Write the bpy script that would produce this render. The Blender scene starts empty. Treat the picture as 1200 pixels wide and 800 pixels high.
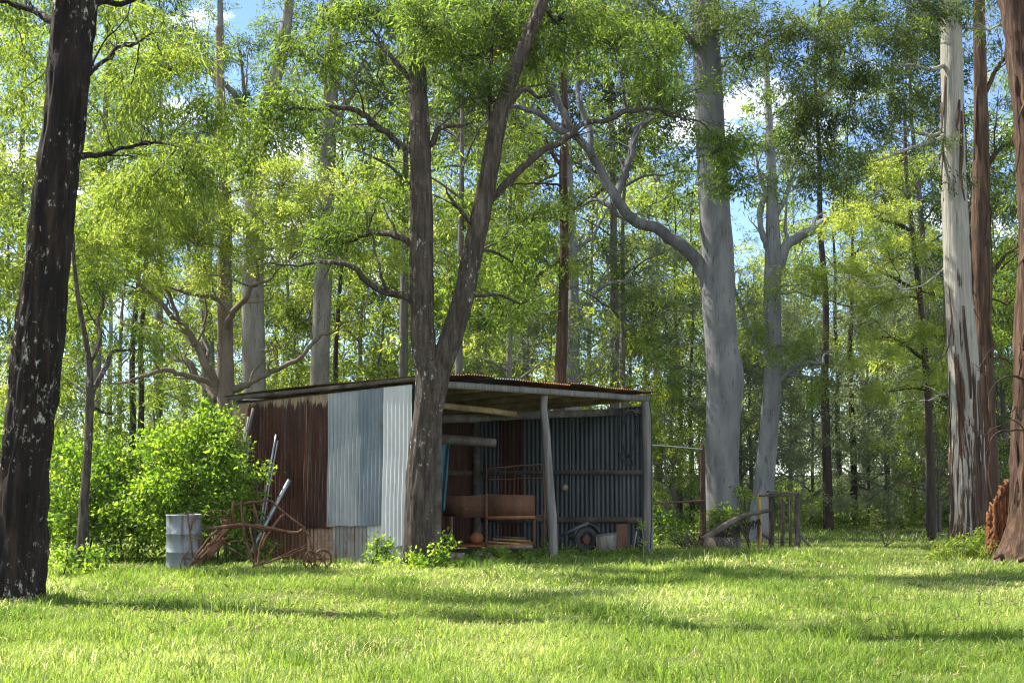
import bpy, math, random
import numpy as np
from mathutils import Vector

# ------------------------------------------------------------------ scene, camera, sky, sun, exposure
S = bpy.context.scene
C = S.collection
F_PX = 1667.0                      # focal length in photo pixels (1200 wide)
HOR = 543.0                        # horizon row in the photo
CAM_H = 1.6
TH = math.atan((HOR - 400.0) / F_PX)

cd = bpy.data.cameras.new('camera'); cam = bpy.data.objects.new('camera', cd); C.objects.link(cam)
cd.sensor_width = 36.0; cd.lens = 36.0 * F_PX / 1200.0
cd.clip_start = 0.1; cd.clip_end = 2000
cam.location = (0, 0, CAM_H); cam.rotation_euler = (math.pi / 2 + TH, 0, 0)
S.camera = cam

SUN_EL, SUN_AZ = 49.0, -68.0        # azimuth from the view direction (+Y), negative to the left
sv = Vector((math.sin(math.radians(SUN_AZ)) * math.cos(math.radians(SUN_EL)),
             math.cos(math.radians(SUN_AZ)) * math.cos(math.radians(SUN_EL)), math.sin(math.radians(SUN_EL))))
ld = bpy.data.lights.new('sun', 'SUN'); ld.energy = 5.0; ld.angle = math.radians(0.5); ld.color = (1.0, 0.93, 0.80)
sun = bpy.data.objects.new('sun', ld); C.objects.link(sun)
sun.rotation_euler = (-sv).to_track_quat('-Z', 'Y').to_euler(); sun.location = (-20, 20, 40)

wd = bpy.data.worlds.new('World'); S.world = wd; wd.use_nodes = True
wn, wl = wd.node_tree.nodes, wd.node_tree.links
wn.clear()
sky = wn.new('ShaderNodeTexSky'); sky.sky_type = 'NISHITA'; sky.sun_disc = False
sky.sun_elevation = math.radians(SUN_EL); sky.sun_rotation = math.radians(SUN_AZ)
sky.altitude = 3000; sky.air_density = 1.0; sky.dust_density = 0.0; sky.ozone_density = 3.0
wtc = wn.new('ShaderNodeTexCoord'); wmap = wn.new('ShaderNodeMapping'); wmap.inputs['Scale'].default_value = (1, 1, 2.6)
wno = wn.new('ShaderNodeTexNoise'); wno.inputs['Scale'].default_value = 5.5; wno.inputs['Detail'].default_value = 7
wno.inputs['Roughness'].default_value = 0.6
wrp = wn.new('ShaderNodeValToRGB'); wrp.color_ramp.elements[0].position = 0.49; wrp.color_ramp.elements[1].position = 0.63
wmx = wn.new('ShaderNodeMix'); wmx.data_type = 'RGBA'; wmx.inputs['B'].default_value = (12.5, 12.8, 13.2, 1)
wbg = wn.new('ShaderNodeBackground'); wbg.inputs['Strength'].default_value = 0.085
wout = wn.new('ShaderNodeOutputWorld')
wl.new(wtc.outputs['Generated'], wmap.inputs['Vector']); wl.new(wmap.outputs['Vector'], wno.inputs['Vector'])
wsep = wn.new('ShaderNodeSeparateXYZ'); wl.new(wtc.outputs['Generated'], wsep.inputs[0])
wma = wn.new('ShaderNodeMath'); wma.operation = 'MULTIPLY_ADD'; wma.inputs[1].default_value = -0.07; wl.new(wsep.outputs['Y'], wma.inputs[0]); wl.new(wno.outputs['Fac'], wma.inputs[2])  # extra cloud added behind the camera, out of view, as fill light
wl.new(wma.outputs[0], wrp.inputs['Fac']); wl.new(wrp.outputs['Color'], wmx.inputs['Factor'])
wl.new(sky.outputs['Color'], wmx.inputs['A']); wl.new(wmx.outputs['Result'], wbg.inputs['Color'])
wl.new(wbg.outputs['Background'], wout.inputs['Surface'])

S.view_settings.view_transform = 'Standard'; S.view_settings.look = 'None'
S.view_settings.exposure = 1.78; S.view_settings.gamma = 1.0; S.view_settings.use_curve_mapping = False
S.render.engine = 'CYCLES'
S.cycles.max_bounces = 5; S.cycles.diffuse_bounces = 3; S.cycles.glossy_bounces = 1; S.cycles.transmission_bounces = 4
S.cycles.transparent_max_bounces = 4; S.cycles.caustics_reflective = False; S.cycles.caustics_refractive = False
S.cycles.use_denoising = True; S.cycles.denoiser = 'OPENIMAGEDENOISE'; S.cycles.denoising_prefilter = 'NONE'; S.cycles.denoising_input_passes = 'RGB_ALBEDO_NORMAL'; S.cycles.filter_width = 1.15

# ------------------------------------------------------------------ helpers
rng = np.random.default_rng(7)
R = random.Random(11)

def hash3(i, j, k):
    n = (i * 374761393 + j * 668265263 + k * 1274126177) & 0x7fffffff
    n = ((n ^ (n >> 13)) * 1274126177) & 0x7fffffff
    return ((n ^ (n >> 16)) & 0xffff) / 65535.0

def vnoise(x, y, z=0.0):
    x = np.asarray(x, float); y = np.asarray(y, float); z = np.asarray(z, float) + 0 * x
    xi = np.floor(x).astype(np.int64); yi = np.floor(y).astype(np.int64); zi = np.floor(z).astype(np.int64)
    u, v, w = x - xi, y - yi, z - zi
    u = u * u * (3 - 2 * u); v = v * v * (3 - 2 * v); w = w * w * (3 - 2 * w)
    r = 0
    for a in (0, 1):
        for b in (0, 1):
            for c in (0, 1):
                r = r + hash3(xi + a, yi + b, zi + c) * (u if a else 1 - u) * (v if b else 1 - v) * (w if c else 1 - w)
    return r

def gz(x, y):
    x = np.asarray(x, float); y = np.asarray(y, float)
    return (-0.024 * np.clip(y - 22, 0, 22) + 0.10 * (vnoise(x * .35 + 40, y * .35 + 9) - .5) + 0.05 * (vnoise(x * 1.1, y * 1.1 + 70) - .5))

CT, ST = math.cos(TH), math.sin(TH)
def W(px, py, d):
    """the world point at depth d metres (along +Y) that the photo shows at pixel px, py"""
    u = (px - 600.0) / F_PX; v = (400.0 - py) / F_PX
    t = d / (CT - v * ST)
    return np.array((u * t, d, CAM_H + t * (ST + v * CT)))

def onground(px, d):
    p = W(px, HOR, d); p[2] = float(gz(p[0], p[1])); return p

def mpp(d): return d / F_PX        # metres per photo pixel at depth d

class MB:
    def __init__(s): s.V = []; s.Q = []; s.A = []; s.n = 0; s.F = []
    def add(s, V, Q, a=None):
        V = np.asarray(V, float).reshape(-1, 3); Q = np.asarray(Q, np.int64)
        s.V.append(V)
        if len(Q): s.Q.append(Q.reshape(-1, 4) + s.n)
        s.A.append(np.full(len(V), 0.5) if a is None else np.asarray(a, float)); s.n += len(V)
    def poly(s, V, faces):
        base = s.n; V = np.asarray(V, float).reshape(-1, 3); s.V.append(V); s.A.append(np.full(len(V), .5)); s.n += len(V)
        for f in faces: s.F.append([i + base for i in f])
    def box(s, c, dx, dy, dz, size):
        """box with centre c, unit axes dx dy dz, full size"""
        c = np.asarray(c, float); dx, dy, dz = (np.asarray(q, float) for q in (dx, dy, dz))
        V = [c + sx * dx * size[0] / 2 + sy * dy * size[1] / 2 + sz * dz * size[2] / 2 for sz in (-1, 1) for sy in (-1, 1) for sx in (-1, 1)]
        s.add(V, [(0, 2, 3, 1), (4, 5, 7, 6), (0, 1, 5, 4), (2, 6, 7, 3), (0, 4, 6, 2), (1, 3, 7, 5)])
    def beam(s, a, b, w, h, up=(0, 0, 1)):
        a = np.asarray(a, float); b = np.asarray(b, float); d = b - a; L = np.linalg.norm(d); d = d / L
        up = np.asarray(up, float); sd = np.cross(d, up); nn = np.linalg.norm(sd)
        sd = np.array((1., 0, 0)) if nn < 1e-4 else sd / nn
        u = np.cross(sd, d); s.box((a + b) / 2, d, sd, u, (L, w, h))
    def tube(s, P, r, seg=8, rough=0.0, cap=True, seed=0, ridge=0.0, nr=7):
        P = np.asarray(P, float); n = len(P); r = np.broadcast_to(np.asarray(r, float), (n,)).copy()
        T = np.gradient(P, axis=0); T /= np.linalg.norm(T, axis=1)[:, None] + 1e-9
        ref = np.array((0.31, 0.95, 0.05)) if abs(T[0][1]) < .9 else np.array((1., 0, 0))
        N = np.zeros_like(P); N[0] = ref - T[0] * ref.dot(T[0]); N[0] /= np.linalg.norm(N[0])
        for i in range(1, n):
            q = N[i - 1] - T[i] * N[i - 1].dot(T[i]); N[i] = q / (np.linalg.norm(q) + 1e-9)
        B = np.cross(T, N)
        a = np.arange(seg) * 2 * math.pi / seg
        ca, sa = np.cos(a), np.sin(a)
        rr = np.repeat(r[:, None], seg, 1)
        if rough or ridge:
            ln = np.concatenate([[0], np.cumsum(np.linalg.norm(np.diff(P, axis=0), axis=1))])
            X = np.broadcast_to(ca[None] * 1.7, rr.shape) + seed; Y = np.broadcast_to(sa[None] * 1.7, rr.shape); Z = np.repeat(ln[:, None], seg, 1)
            if rough: rr = rr * (1 + rough * 2 * (vnoise(X, Y, Z * 1.2) - .5) + rough * (vnoise(X * 2.3, Y * 2.3, Z * 4) - .5))
            if ridge:
                rr = rr * (1 + ridge * 2 * (vnoise(X * nr / 2, Y * nr / 2, Z * 1.6) - .5) + ridge * 1.2 * (vnoise(X * nr, Y * nr, Z * 5) - .5))
        V = P[:, None] + rr[..., None] * (N[:, None] * ca[None, :, None] + B[:, None] * sa[None, :, None])
        i = np.arange(n - 1)[:, None] * seg; j = np.arange(seg)[None]; k = (j + 1) % seg
        Q = np.stack([i + j, i + k, i + seg + k, i + seg + j], -1).reshape(-1, 4)
        base = s.n
        s.add(V.reshape(-1, 3), Q)
        if cap:
            s.F.append([base + q for q in range(seg)][::-1]); s.F.append([base + (n - 1) * seg + q for q in range(seg)])
    def build(s, name, mat, parent=None, smooth=False, org=None, attr=False, wood=None):
        nfirst = sum(len(q) for q in s.Q)
        if wood is not None and wood.n: s.add(np.concatenate(wood.V), np.concatenate(wood.Q))
        V = np.concatenate(s.V) if s.V else np.zeros((0, 3))
        if org is None: org = parent['org'] if parent is not None and 'org' in parent else (0, 0, 0)
        V = V - np.asarray(list(org), float)
        me = bpy.data.meshes.new(name)
        Q = np.concatenate(s.Q) if s.Q else np.zeros((0, 4), np.int64)
        nq = len(Q); loops = [Q.reshape(-1)]; tot = [np.full(nq, 4)]
        if s.F:
            loops.append(np.array([i for f in s.F for i in f])); tot.append(np.array([len(f) for f in s.F]))
        loops = np.concatenate(loops).astype(np.int32); tot = np.concatenate(tot).astype(np.int32)
        me.vertices.add(len(V)); me.vertices.foreach_set('co', V.astype(np.float32).ravel())
        me.loops.add(len(loops)); me.loops.foreach_set('vertex_index', loops)
        me.polygons.add(len(tot)); st = np.concatenate([[0], np.cumsum(tot)[:-1]]).astype(np.int32) if len(tot) else np.zeros(0, np.int32)
        me.polygons.foreach_set('loop_start', st)
        me.polygons.foreach_set('loop_total', tot)
        if smooth:
            sm = np.ones(len(tot), bool)
            if s.F: sm[nq:] = False
            me.polygons.foreach_set('use_smooth', sm)
        if attr:
            at = me.attributes.new('rnd', 'FLOAT', 'POINT'); at.data.foreach_set('value', np.concatenate(s.A).astype(np.float32))
        if wood is not None and wood.n:
            me.polygons.foreach_set('material_index', (np.arange(len(tot)) >= nfirst).astype(np.int32))
        me.update(calc_edges=True)
        for m in (mat if isinstance(mat, (list, tuple)) else [mat]): me.materials.append(m)
        o = bpy.data.objects.new(name, me); C.objects.link(o)
        if parent is not None:
            o.parent = parent
        else:
            o.location = org
        return o

def spline(P, step):
    """Catmull-Rom through rows of P (any number of columns), about step apart along the first three"""
    P = np.asarray(P, float)
    if len(P) < 3:
        n = max(2, int(np.linalg.norm(P[-1][:3] - P[0][:3]) / step) + 1); t = np.linspace(0, 1, n)[:, None]
        return P[0] * (1 - t) + P[-1] * t
    E = np.vstack([2 * P[0] - P[1], P, 2 * P[-1] - P[-2]]); out = []
    for i in range(1, len(E) - 2):
        p0, p1, p2, p3 = E[i - 1:i + 3]
        n = max(2, int(np.linalg.norm((p2 - p1)[:3]) / step) + 1)
        t = np.linspace(0, 1, n, endpoint=False)[:, None]
        out.append(.5 * ((2 * p1) + (-p0 + p2) * t + (2 * p0 - 5 * p1 + 4 * p2 - p3) * t ** 2 + (-p0 + 3 * p1 - 3 * p2 + p3) * t ** 3))
    out.append(P[-1:]); return np.vstack(out)

def thing(name, label, cat, loc=(0, 0, 0), group=None):
    o = bpy.data.objects.new(name, None); C.objects.link(o)
    o.location = [float(q) for q in loc]; o['org'] = [float(q) for q in loc]
    o.empty_display_size = .2
    return tag(o, label, cat, group)
def tag(o, label=None, cat=None, group=None, kind=None):
    if label: o['label'] = label
    if cat: o['category'] = cat
    if group: o['group'] = group
    if kind: o['kind'] = kind
    return o
def copy_tree(o, parent=None):
    c = o.copy(); C.objects.link(c)
    if parent is not None: c.parent = parent
    for ch in list(o.children): copy_tree(ch, c)
    return c

# ------------------------------------------------------------------ materials
class NT:
    def __init__(s, name):
        s.m = bpy.data.materials.new(name); s.m.use_nodes = True; s.n = s.m.node_tree.nodes; s.l = s.m.node_tree.links
        s.b = s.n['Principled BSDF']; s.out = s.n['Material Output']; s.tc = s.n.new('ShaderNodeTexCoord')
    def coord(s, scale=(1, 1, 1), rot=(0, 0, 0)):
        mp = s.n.new('ShaderNodeMapping'); mp.inputs['Scale'].default_value = scale; mp.inputs['Rotation'].default_value = rot
        s.l.new(s.tc.outputs['Object'], mp.inputs['Vector']); return mp.outputs['Vector']
    def noise(s, scale, vec=None, detail=4, rough=.55, dist=0):
        q = s.n.new('ShaderNodeTexNoise'); q.inputs['Scale'].default_value = scale; q.inputs['Detail'].default_value = detail
        q.inputs['Roughness'].default_value = rough; q.inputs['Distortion'].default_value = dist
        s.l.new(vec if vec is not None else s.tc.outputs['Object'], q.inputs['Vector']); return q.outputs['Fac']
    def ramp(s, fac, stops):
        q = s.n.new('ShaderNodeValToRGB'); e = q.color_ramp.elements
        while len(e) < len(stops): e.new(0.5)
        for el, (p, c) in zip(e, stops): el.position = p; el.color = (*c, 1) if len(c) == 3 else c
        s.l.new(fac, q.inputs['Fac']); return q.outputs['Color']
    def mix(s, fac, a, b, mode='MIX'):
        q = s.n.new('ShaderNodeMix'); q.data_type = 'RGBA'; q.blend_type = mode
        for sock, v in (('Factor', fac), ('A', a), ('B', b)):
            if hasattr(v, 'is_linked'): s.l.new(v, q.inputs[sock])
            elif isinstance(v, (int, float)): q.inputs[sock].default_value = v
            else: q.inputs[sock].default_value = (*v, 1)
        return q.outputs['Result']
    def thr(s, fac, lo, hi): return s.ramp(fac, [(lo, (0, 0, 0)), (hi, (1, 1, 1))])
    def attr(s, name='rnd'):
        q = s.n.new('ShaderNodeAttribute'); q.attribute_name = name; return q.outputs['Fac']
    def col(s, c): s.l.new(c, s.b.inputs['Base Color']) if hasattr(c, 'is_linked') else setattr(s.b.inputs['Base Color'], 'default_value', (*c, 1))
    def set(s, rough=.8, metal=0., spec=.3):
        s.b.inputs['Roughness'].default_value = rough; s.b.inputs['Metallic'].default_value = metal; s.b.inputs['Specular IOR Level'].default_value = spec
    def bump(s, h, strength=.5, dist=.02):
        q = s.n.new('ShaderNodeBump'); q.inputs['Strength'].default_value = strength; q.inputs['Distance'].default_value = dist
        s.l.new(h, q.inputs['Height']); s.l.new(q.outputs['Normal'], s.b.inputs['Normal'])

def bark(name, c_dark, c_mid, c_light, vs=(9, 9, 1.3), lichen=None, lich=.62, bumpd=.03, fleck=None):
    t = NT(name); v = t.coord(vs); a = t.noise(1.0, v, 6, .65, .3)
    c = t.ramp(a, [(.30, c_dark), (.48, c_mid), (.68, c_light)])
    b = t.noise(1.3, None, 3); c = t.mix(t.thr(b, .35, .75), c, t.mix(.55, c, c_mid))
    if fleck:
        bl = t.noise(.9, t.coord((1.6, 1.6, .55)), 5, .65, .6); c = t.mix(t.thr(bl, .50, .66), c, t.mix(.62, c, fleck))
        f = t.noise(1.0, t.coord((15, 15, 2.2)), 6, .75); c = t.mix(t.thr(f, .56, .64), c, fleck)
    if lichen:
        f = t.noise(15, t.coord((1, 1, .6)), 5, .7); g = t.noise(1.2, None, 2)
        fm = t.mix(.35, f, g); c = t.mix(t.thr(fm, lich - .02, lich + .045), c, lichen)
    t.col(c); t.set(.9, 0, .2); t.bump(a, .9, bumpd); return t.m

def leaf(name, dark, mid, light, trans=.5, gloss=.35, warm=None, warm_at=.93, tint=(2.7, 2.15, .7)):
    t = NT(name); r = t.attr()
    st = [(.0, dark), (.5, mid), (.9, light)]
    if warm: st.append((warm_at, warm))
    c = t.ramp(r, st); t.col(c); t.set(gloss + .2, 0, .18)
    tb = t.n.new('ShaderNodeBsdfTranslucent'); c2 = t.mix(1.0, c, tint, 'MULTIPLY')
    t.l.new(c2, tb.inputs['Color'])
    ms = t.n.new('ShaderNodeMixShader'); ms.inputs['Fac'].default_value = trans
    t.l.new(t.b.outputs['BSDF'], ms.inputs[1]); t.l.new(tb.outputs['BSDF'], ms.inputs[2]); t.l.new(ms.outputs['Shader'], t.out.inputs['Surface'])
    return t.m

M = {}
M['dark_bark'] = bark('dark_bark', (.002, .0016, .0013), (.009, .006, .005), (.034, .023, .017), (11, 11, 1.3), (.30, .305, .25), .585, .06)
M['grey_bark'] = bark('grey_bark', (.008, .006, .005), (.044, .035, .028), (.105, .085, .069), (17, 17, 2.6), (.30, .29, .25), .60, .06)
M['white_gum'] = bark('white_gum', (.065, .067, .07), (.11, .112, .114), (.165, .163, .158), (3.5, 3.5, .8), None, .6, .01, (.045, .045, .05))
M['dusky_gum'] = bark('dusky_gum', (.045, .045, .048), (.085, .085, .09), (.15, .15, .15), (4, 4, .9), None, .6, .01, (.03, .03, .03))
M['pale_gum'] = bark('pale_gum', (.09, .085, .075), (.15, .14, .12), (.21, .20, .17), (4, 4, .9), None, .6, .01, (.07, .055, .045))
M['tan_gum'] = bark('tan_gum', (.07, .054, .04), (.12, .095, .072), (.18, .155, .125), (4, 4, .9), None, .6, .01, (.06, .04, .03))
M['blue_gum'] = bark('blue_gum', (.09, .095, .10), (.145, .15, .155), (.20, .205, .205), (4, 4, .9), None, .6, .01, (.05, .045, .045))
M['thin_bark'] = bark('thin_bark', (.012, .009, .007), (.032, .024, .019), (.07, .053, .042), (14, 14, 2), None, .6, .03)
M['far_bark'] = bark('far_bark', (.04, .035, .032), (.085, .077, .07), (.15, .138, .125), (14, 14, 2), None, .6, .03)  # lightened copy of the thin bark; distance haze is put into the colour
M['red_bark'] = bark('red_bark', (.013, .008, .005), (.045, .026, .017), (.14, .082, .052), (14, 14, 1.1), None, .6, .05)
def shedding():
    t = NT('shedding_bark'); v = t.coord((7, 7, .45)); a = t.noise(1.0, v, 6, .6, .4)
    fib = t.noise(1.0, t.coord((26, 26, 1.2)), 5, .6)
    pale = t.ramp(fib, [(.3, (.15, .14, .125)), (.6, (.26, .25, .22))]); brown = t.ramp(fib, [(.3, (.014, .008, .006)), (.52, (.045, .026, .018)), (.75, (.13, .078, .052))])
    sep = t.n.new('ShaderNodeSeparateXYZ'); t.l.new(t.tc.outputs['Object'], sep.inputs[0])
    zr = t.n.new('ShaderNodeMapRange'); zr.inputs['From Min'].default_value = 0.0; zr.inputs['From Max'].default_value = 7.0
    zr.inputs['To Min'].default_value = .10; zr.inputs['To Max'].default_value = -.15
    t.l.new(sep.outputs['Z'], zr.inputs['Value'])
    ad = t.n.new('ShaderNodeMath'); ad.operation = 'ADD'; t.l.new(a, ad.inputs[0]); t.l.new(zr.outputs['Result'], ad.inputs[1])
    t.col(t.mix(t.thr(ad.outputs[0], .50, .53), pale, brown)); t.set(.9, 0, .2); t.bump(fib, .9, .04); return t.m
M['shedding_bark'] = shedding()

LIME = leaf('lime_leaves', (.075, .12, .028), (.155, .215, .052), (.25, .305, .10), .64, tint=(2.5, 2.25, 1.1))
OLIVE = leaf('olive_leaves', (.018, .036, .011), (.068, .108, .026), (.15, .205, .058), .62, .3, (.17, .12, .05), .985, (2.3, 2.3, .9))
DARK = leaf('dark_leaves', (.018, .034, .014), (.042, .068, .026), (.08, .11, .038), .5, .3, tint=(2.1, 2.1, .9))
GREEN = leaf('green_leaves', (.035, .065, .014), (.10, .155, .032), (.20, .25, .065), .62, tint=(2.4, 2.2, 1.0))
DEEP_OLIVE = leaf('deep_olive_leaves', (.012, .024, .008), (.042, .066, .018), (.105, .14, .038), .5, .3, (.15, .10, .04), .985, (2.3, 2.3, .9))  # darker, less translucent olive leaf tone
GREY = leaf('grey_leaves', (.04, .06, .040), (.092, .122, .075), (.165, .195, .12), .5, .35, tint=(2.1, 2.1, 1.3))  # grey-green leaf with the wood's bluish haze put into the colour
BUSH = leaf('shrub_leaves', (.022, .055, .010), (.09, .165, .024), (.20, .27, .05), .58, .35, tint=(2.4, 2.3, .9))
GRASS = leaf('grass_blades', (.042, .092, .015), (.14, .212, .044), (.265, .325, .118), .5, .5, (.46, .45, .31), .94, (2.1, 2.0, 1.1))

def wood(name, a, b, c, ax=(1.5, 14, 14)):
    t = NT(name); f = t.noise(1.0, t.coord(ax), 6, .62, .5); t.col(t.ramp(f, [(.3, a), (.52, b), (.72, c)])); t.set(.88, 0, .2); t.bump(f, .7, .012); return t.m
M['post_wood'] = wood('weathered_post', (.07, .066, .063), (.15, .143, .135), (.22, .21, .20), (12, 12, .8))
M['beam_wood'] = wood('beam_timber', (.09, .062, .028), (.19, .135, .06), (.29, .21, .10), (3, 3, 3))
M['old_wood'] = wood('old_timber', (.03, .025, .02), (.075, .063, .052), (.14, .12, .10), (4, 4, 4))
M['split_wood'] = wood('split_red_wood', (.03, .011, .005), (.13, .048, .018), (.30, .13, .055), (30, 30, 1.6))
M['log_end'] = wood('cut_wood', (.11, .085, .06), (.20, .16, .115), (.28, .23, .17), (9, 9, 9))
M['yellow_wood'] = wood('yellowed_timber', (.16, .10, .03), (.30, .20, .06), (.40, .29, .11), (12, 12, 1.2))

def metal_galv(name, lo, hi, rust=.0, rcol=(.13, .055, .03), metal=.35):
    t = NT(name); a = t.noise(2.2, t.coord((1.5, 1.5, .5)), 6, .65); sp = t.noise(60, None, 2)
    c = t.ramp(a, [(.32, lo), (.68, hi)]); c = t.mix(.18, c, t.ramp(sp, [(.35, lo), (.65, hi)]))
    if rust > 0:
        r = t.noise(1.0, t.coord((5, 5, .7)), 7, .7, .3); c = t.mix(t.thr(r, .70 - rust * .4, .80 - rust * .4), c, t.ramp(sp, [(.3, tuple(q * .6 for q in rcol)), (.7, rcol)]))
    t.col(c); t.set(.55, metal, .4); t.bump(sp, .08, .002); return t.m
M['galv'] = metal_galv('galvanised_iron', (.14, .16, .17), (.27, .29, .305), .24)
M['galv_mid'] = metal_galv('weathered_galvanised_iron', (.075, .098, .118), (.17, .20, .225), .30)
M['galv_pale'] = metal_galv('pale_galvanised_iron', (.36, .375, .38), (.52, .53, .525), .05)
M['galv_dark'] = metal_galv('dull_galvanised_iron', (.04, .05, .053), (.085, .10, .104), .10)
M['galv_shade'] = metal_galv('shaded_galvanised_iron', (.024, .032, .036), (.055, .068, .072), .16)  # darker copy of the dull iron; interior shade is put into its colour
M['galv_stain'] = metal_galv('stained_galvanised_iron', (.15, .15, .15), (.25, .245, .235), .50, (.15, .075, .04), .2)
def rusty(name, a, b, c, pale=None, pz=None):
    t = NT(name); f = t.noise(1.0, t.coord((6, 6, .9)), 8, .7, .4); g = t.noise(30, None, 3)
    col = t.ramp(f, [(.3, a), (.52, b), (.74, c)]); col = t.mix(.3, col, t.ramp(g, [(.3, a), (.7, c)]))
    if pale:
        sep = t.n.new('ShaderNodeSeparateXYZ'); t.l.new(t.tc.outputs['Object'], sep.inputs[0])
        zr = t.n.new('ShaderNodeMapRange'); zr.inputs['From Min'].default_value = pz[0]; zr.inputs['From Max'].default_value = pz[1]
        zr.inputs['To Min'].default_value = -.35; zr.inputs['To Max'].default_value = .35
        t.l.new(sep.outputs['Z'], zr.inputs['Value'])
        w = t.noise(1.0, t.coord((10, 10, .8)), 7, .72)
        ad = t.n.new('ShaderNodeMath'); ad.operation = 'ADD'; t.l.new(w, ad.inputs[0]); t.l.new(zr.outputs['Result'], ad.inputs[1])
        col = t.mix(t.thr(ad.outputs[0], .52, .60), col, pale)
    if name == 'dark_rusted_iron':
        k = t.noise(1.0, t.coord((11, 11, .55)), 6, .7, .2); col = t.mix(t.thr(k, .55, .68), col, t.ramp(f, [(.3, (.03, .026, .024)), (.7, (.11, .095, .085))]))
        k2 = t.noise(1.0, t.coord((3, 3, 1.2)), 5, .65); col = t.mix(t.thr(k2, .46, .62), col, t.mix(.6, col, (.014, .007, .005)))
    t.col(col); t.set(.85, .0, .25); t.bump(g, .2, .004); return t.m
M['rust_dark'] = rusty('dark_rusted_iron', (.012, .005, .003), (.042, .014, .008), (.11, .042, .022), (.26, .20, .13), (2.42, 2.95))
M['rust'] = rusty('rusted_iron', (.030, .014, .008), (.082, .038, .02), (.18, .095, .052))
M['rust_orange'] = rusty('orange_rust', (.10, .035, .012), (.22, .08, .025), (.34, .15, .06))
M['rust_streak'] = rusty('streaked_iron', (.10, .05, .03), (.22, .13, .08), (.40, .36, .30))
M['drum'] = metal_galv('faded_drum_paint', (.11, .13, .145), (.19, .21, .225), .42, (.09, .05, .035), .1)
M['blue_cloth'] = NT('blue_tarp').m
t = NT('blue_tarp_cloth'); t.col(t.ramp(t.noise(4, None, 4), [(.3, (.007, .04, .055)), (.7, (.015, .075, .095))])); t.set(.5, 0, .4); M['tarp'] = t.m
t = NT('black_rubber'); t.col(t.ramp(t.noise(25, None, 3), [(.3, (.015, .015, .015)), (.7, (.035, .034, .032))])); t.set(.8, 0, .3); M['rubber'] = t.m
t = NT('steel_pipe'); t.col(t.ramp(t.noise(6, None, 4), [(.3, (.16, .19, .22)), (.7, (.30, .33, .36))])); t.set(.45, .5, .4); M['pipe'] = t.m
t = NT('bone_white'); t.col(t.ramp(t.noise(12, None, 4), [(.3, (.16, .13, .09)), (.7, (.28, .24, .18))])); t.set(.7, 0, .3); M['bone'] = t.m

def ground_mat():
    t = NT('soil_and_thatch'); a = t.noise(.5, None, 5); b = t.noise(9, None, 5, .7)
    c = t.mix(.5, t.ramp(a, [(.35, (.05, .075, .018)), (.65, (.10, .115, .03))]), t.ramp(b, [(.35, (.045, .055, .016)), (.65, (.13, .13, .045))]))
    t.col(c); t.set(.95, 0, .1); t.bump(b, .6, .05); return t.m
M['ground'] = ground_mat()

# ------------------------------------------------------------------ ground and grass
xs = np.unique(np.concatenate([np.linspace(-200, -24, 24), np.linspace(-24, 24, 121), np.linspace(24, 200, 24)]))
ys = np.unique(np.concatenate([np.linspace(-60, 4, 10), np.linspace(4, 60, 141), np.linspace(60, 260, 30)]))
XX, YY = np.meshgrid(xs, ys); ZZ = gz(XX, YY)
mb = MB(); nx = len(xs); ny = len(ys)
ii = (np.arange(ny - 1)[:, None] * nx + np.arange(nx - 1)[None])
mb.add(np.stack([XX, YY, ZZ], -1).reshape(-1, 3), np.stack([ii, ii + 1, ii + nx + 1, ii + nx], -1).reshape(-1, 4))
tag(mb.build('ground', M['ground'], smooth=True), kind='structure')

def in_shed(x, y):     # filled in below from the shed's plan
    return np.zeros(len(x), bool)

# shed plan (metres): C nearest corner, L left corner, R right corner, F far corner
PC = np.array((-1.32, 23.2)); PL = np.array((-4.85, 25.0)); PR = np.array((2.73, 29.0)); PF = PL + PR - PC
def in_shed(x, y):
    e1 = PL - PC; e2 = PR - PC; det = e1[0] * e2[1] - e1[1] * e2[0]
    dx, dy = x - PC[0], y - PC[1]
    a = (dx * e2[1] - dy * e2[0]) / det; b = (e1[0] * dy - e1[1] * dx) / det
    return (a > .02) & (a < .98) & (b > .02) & (b < .98)

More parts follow.
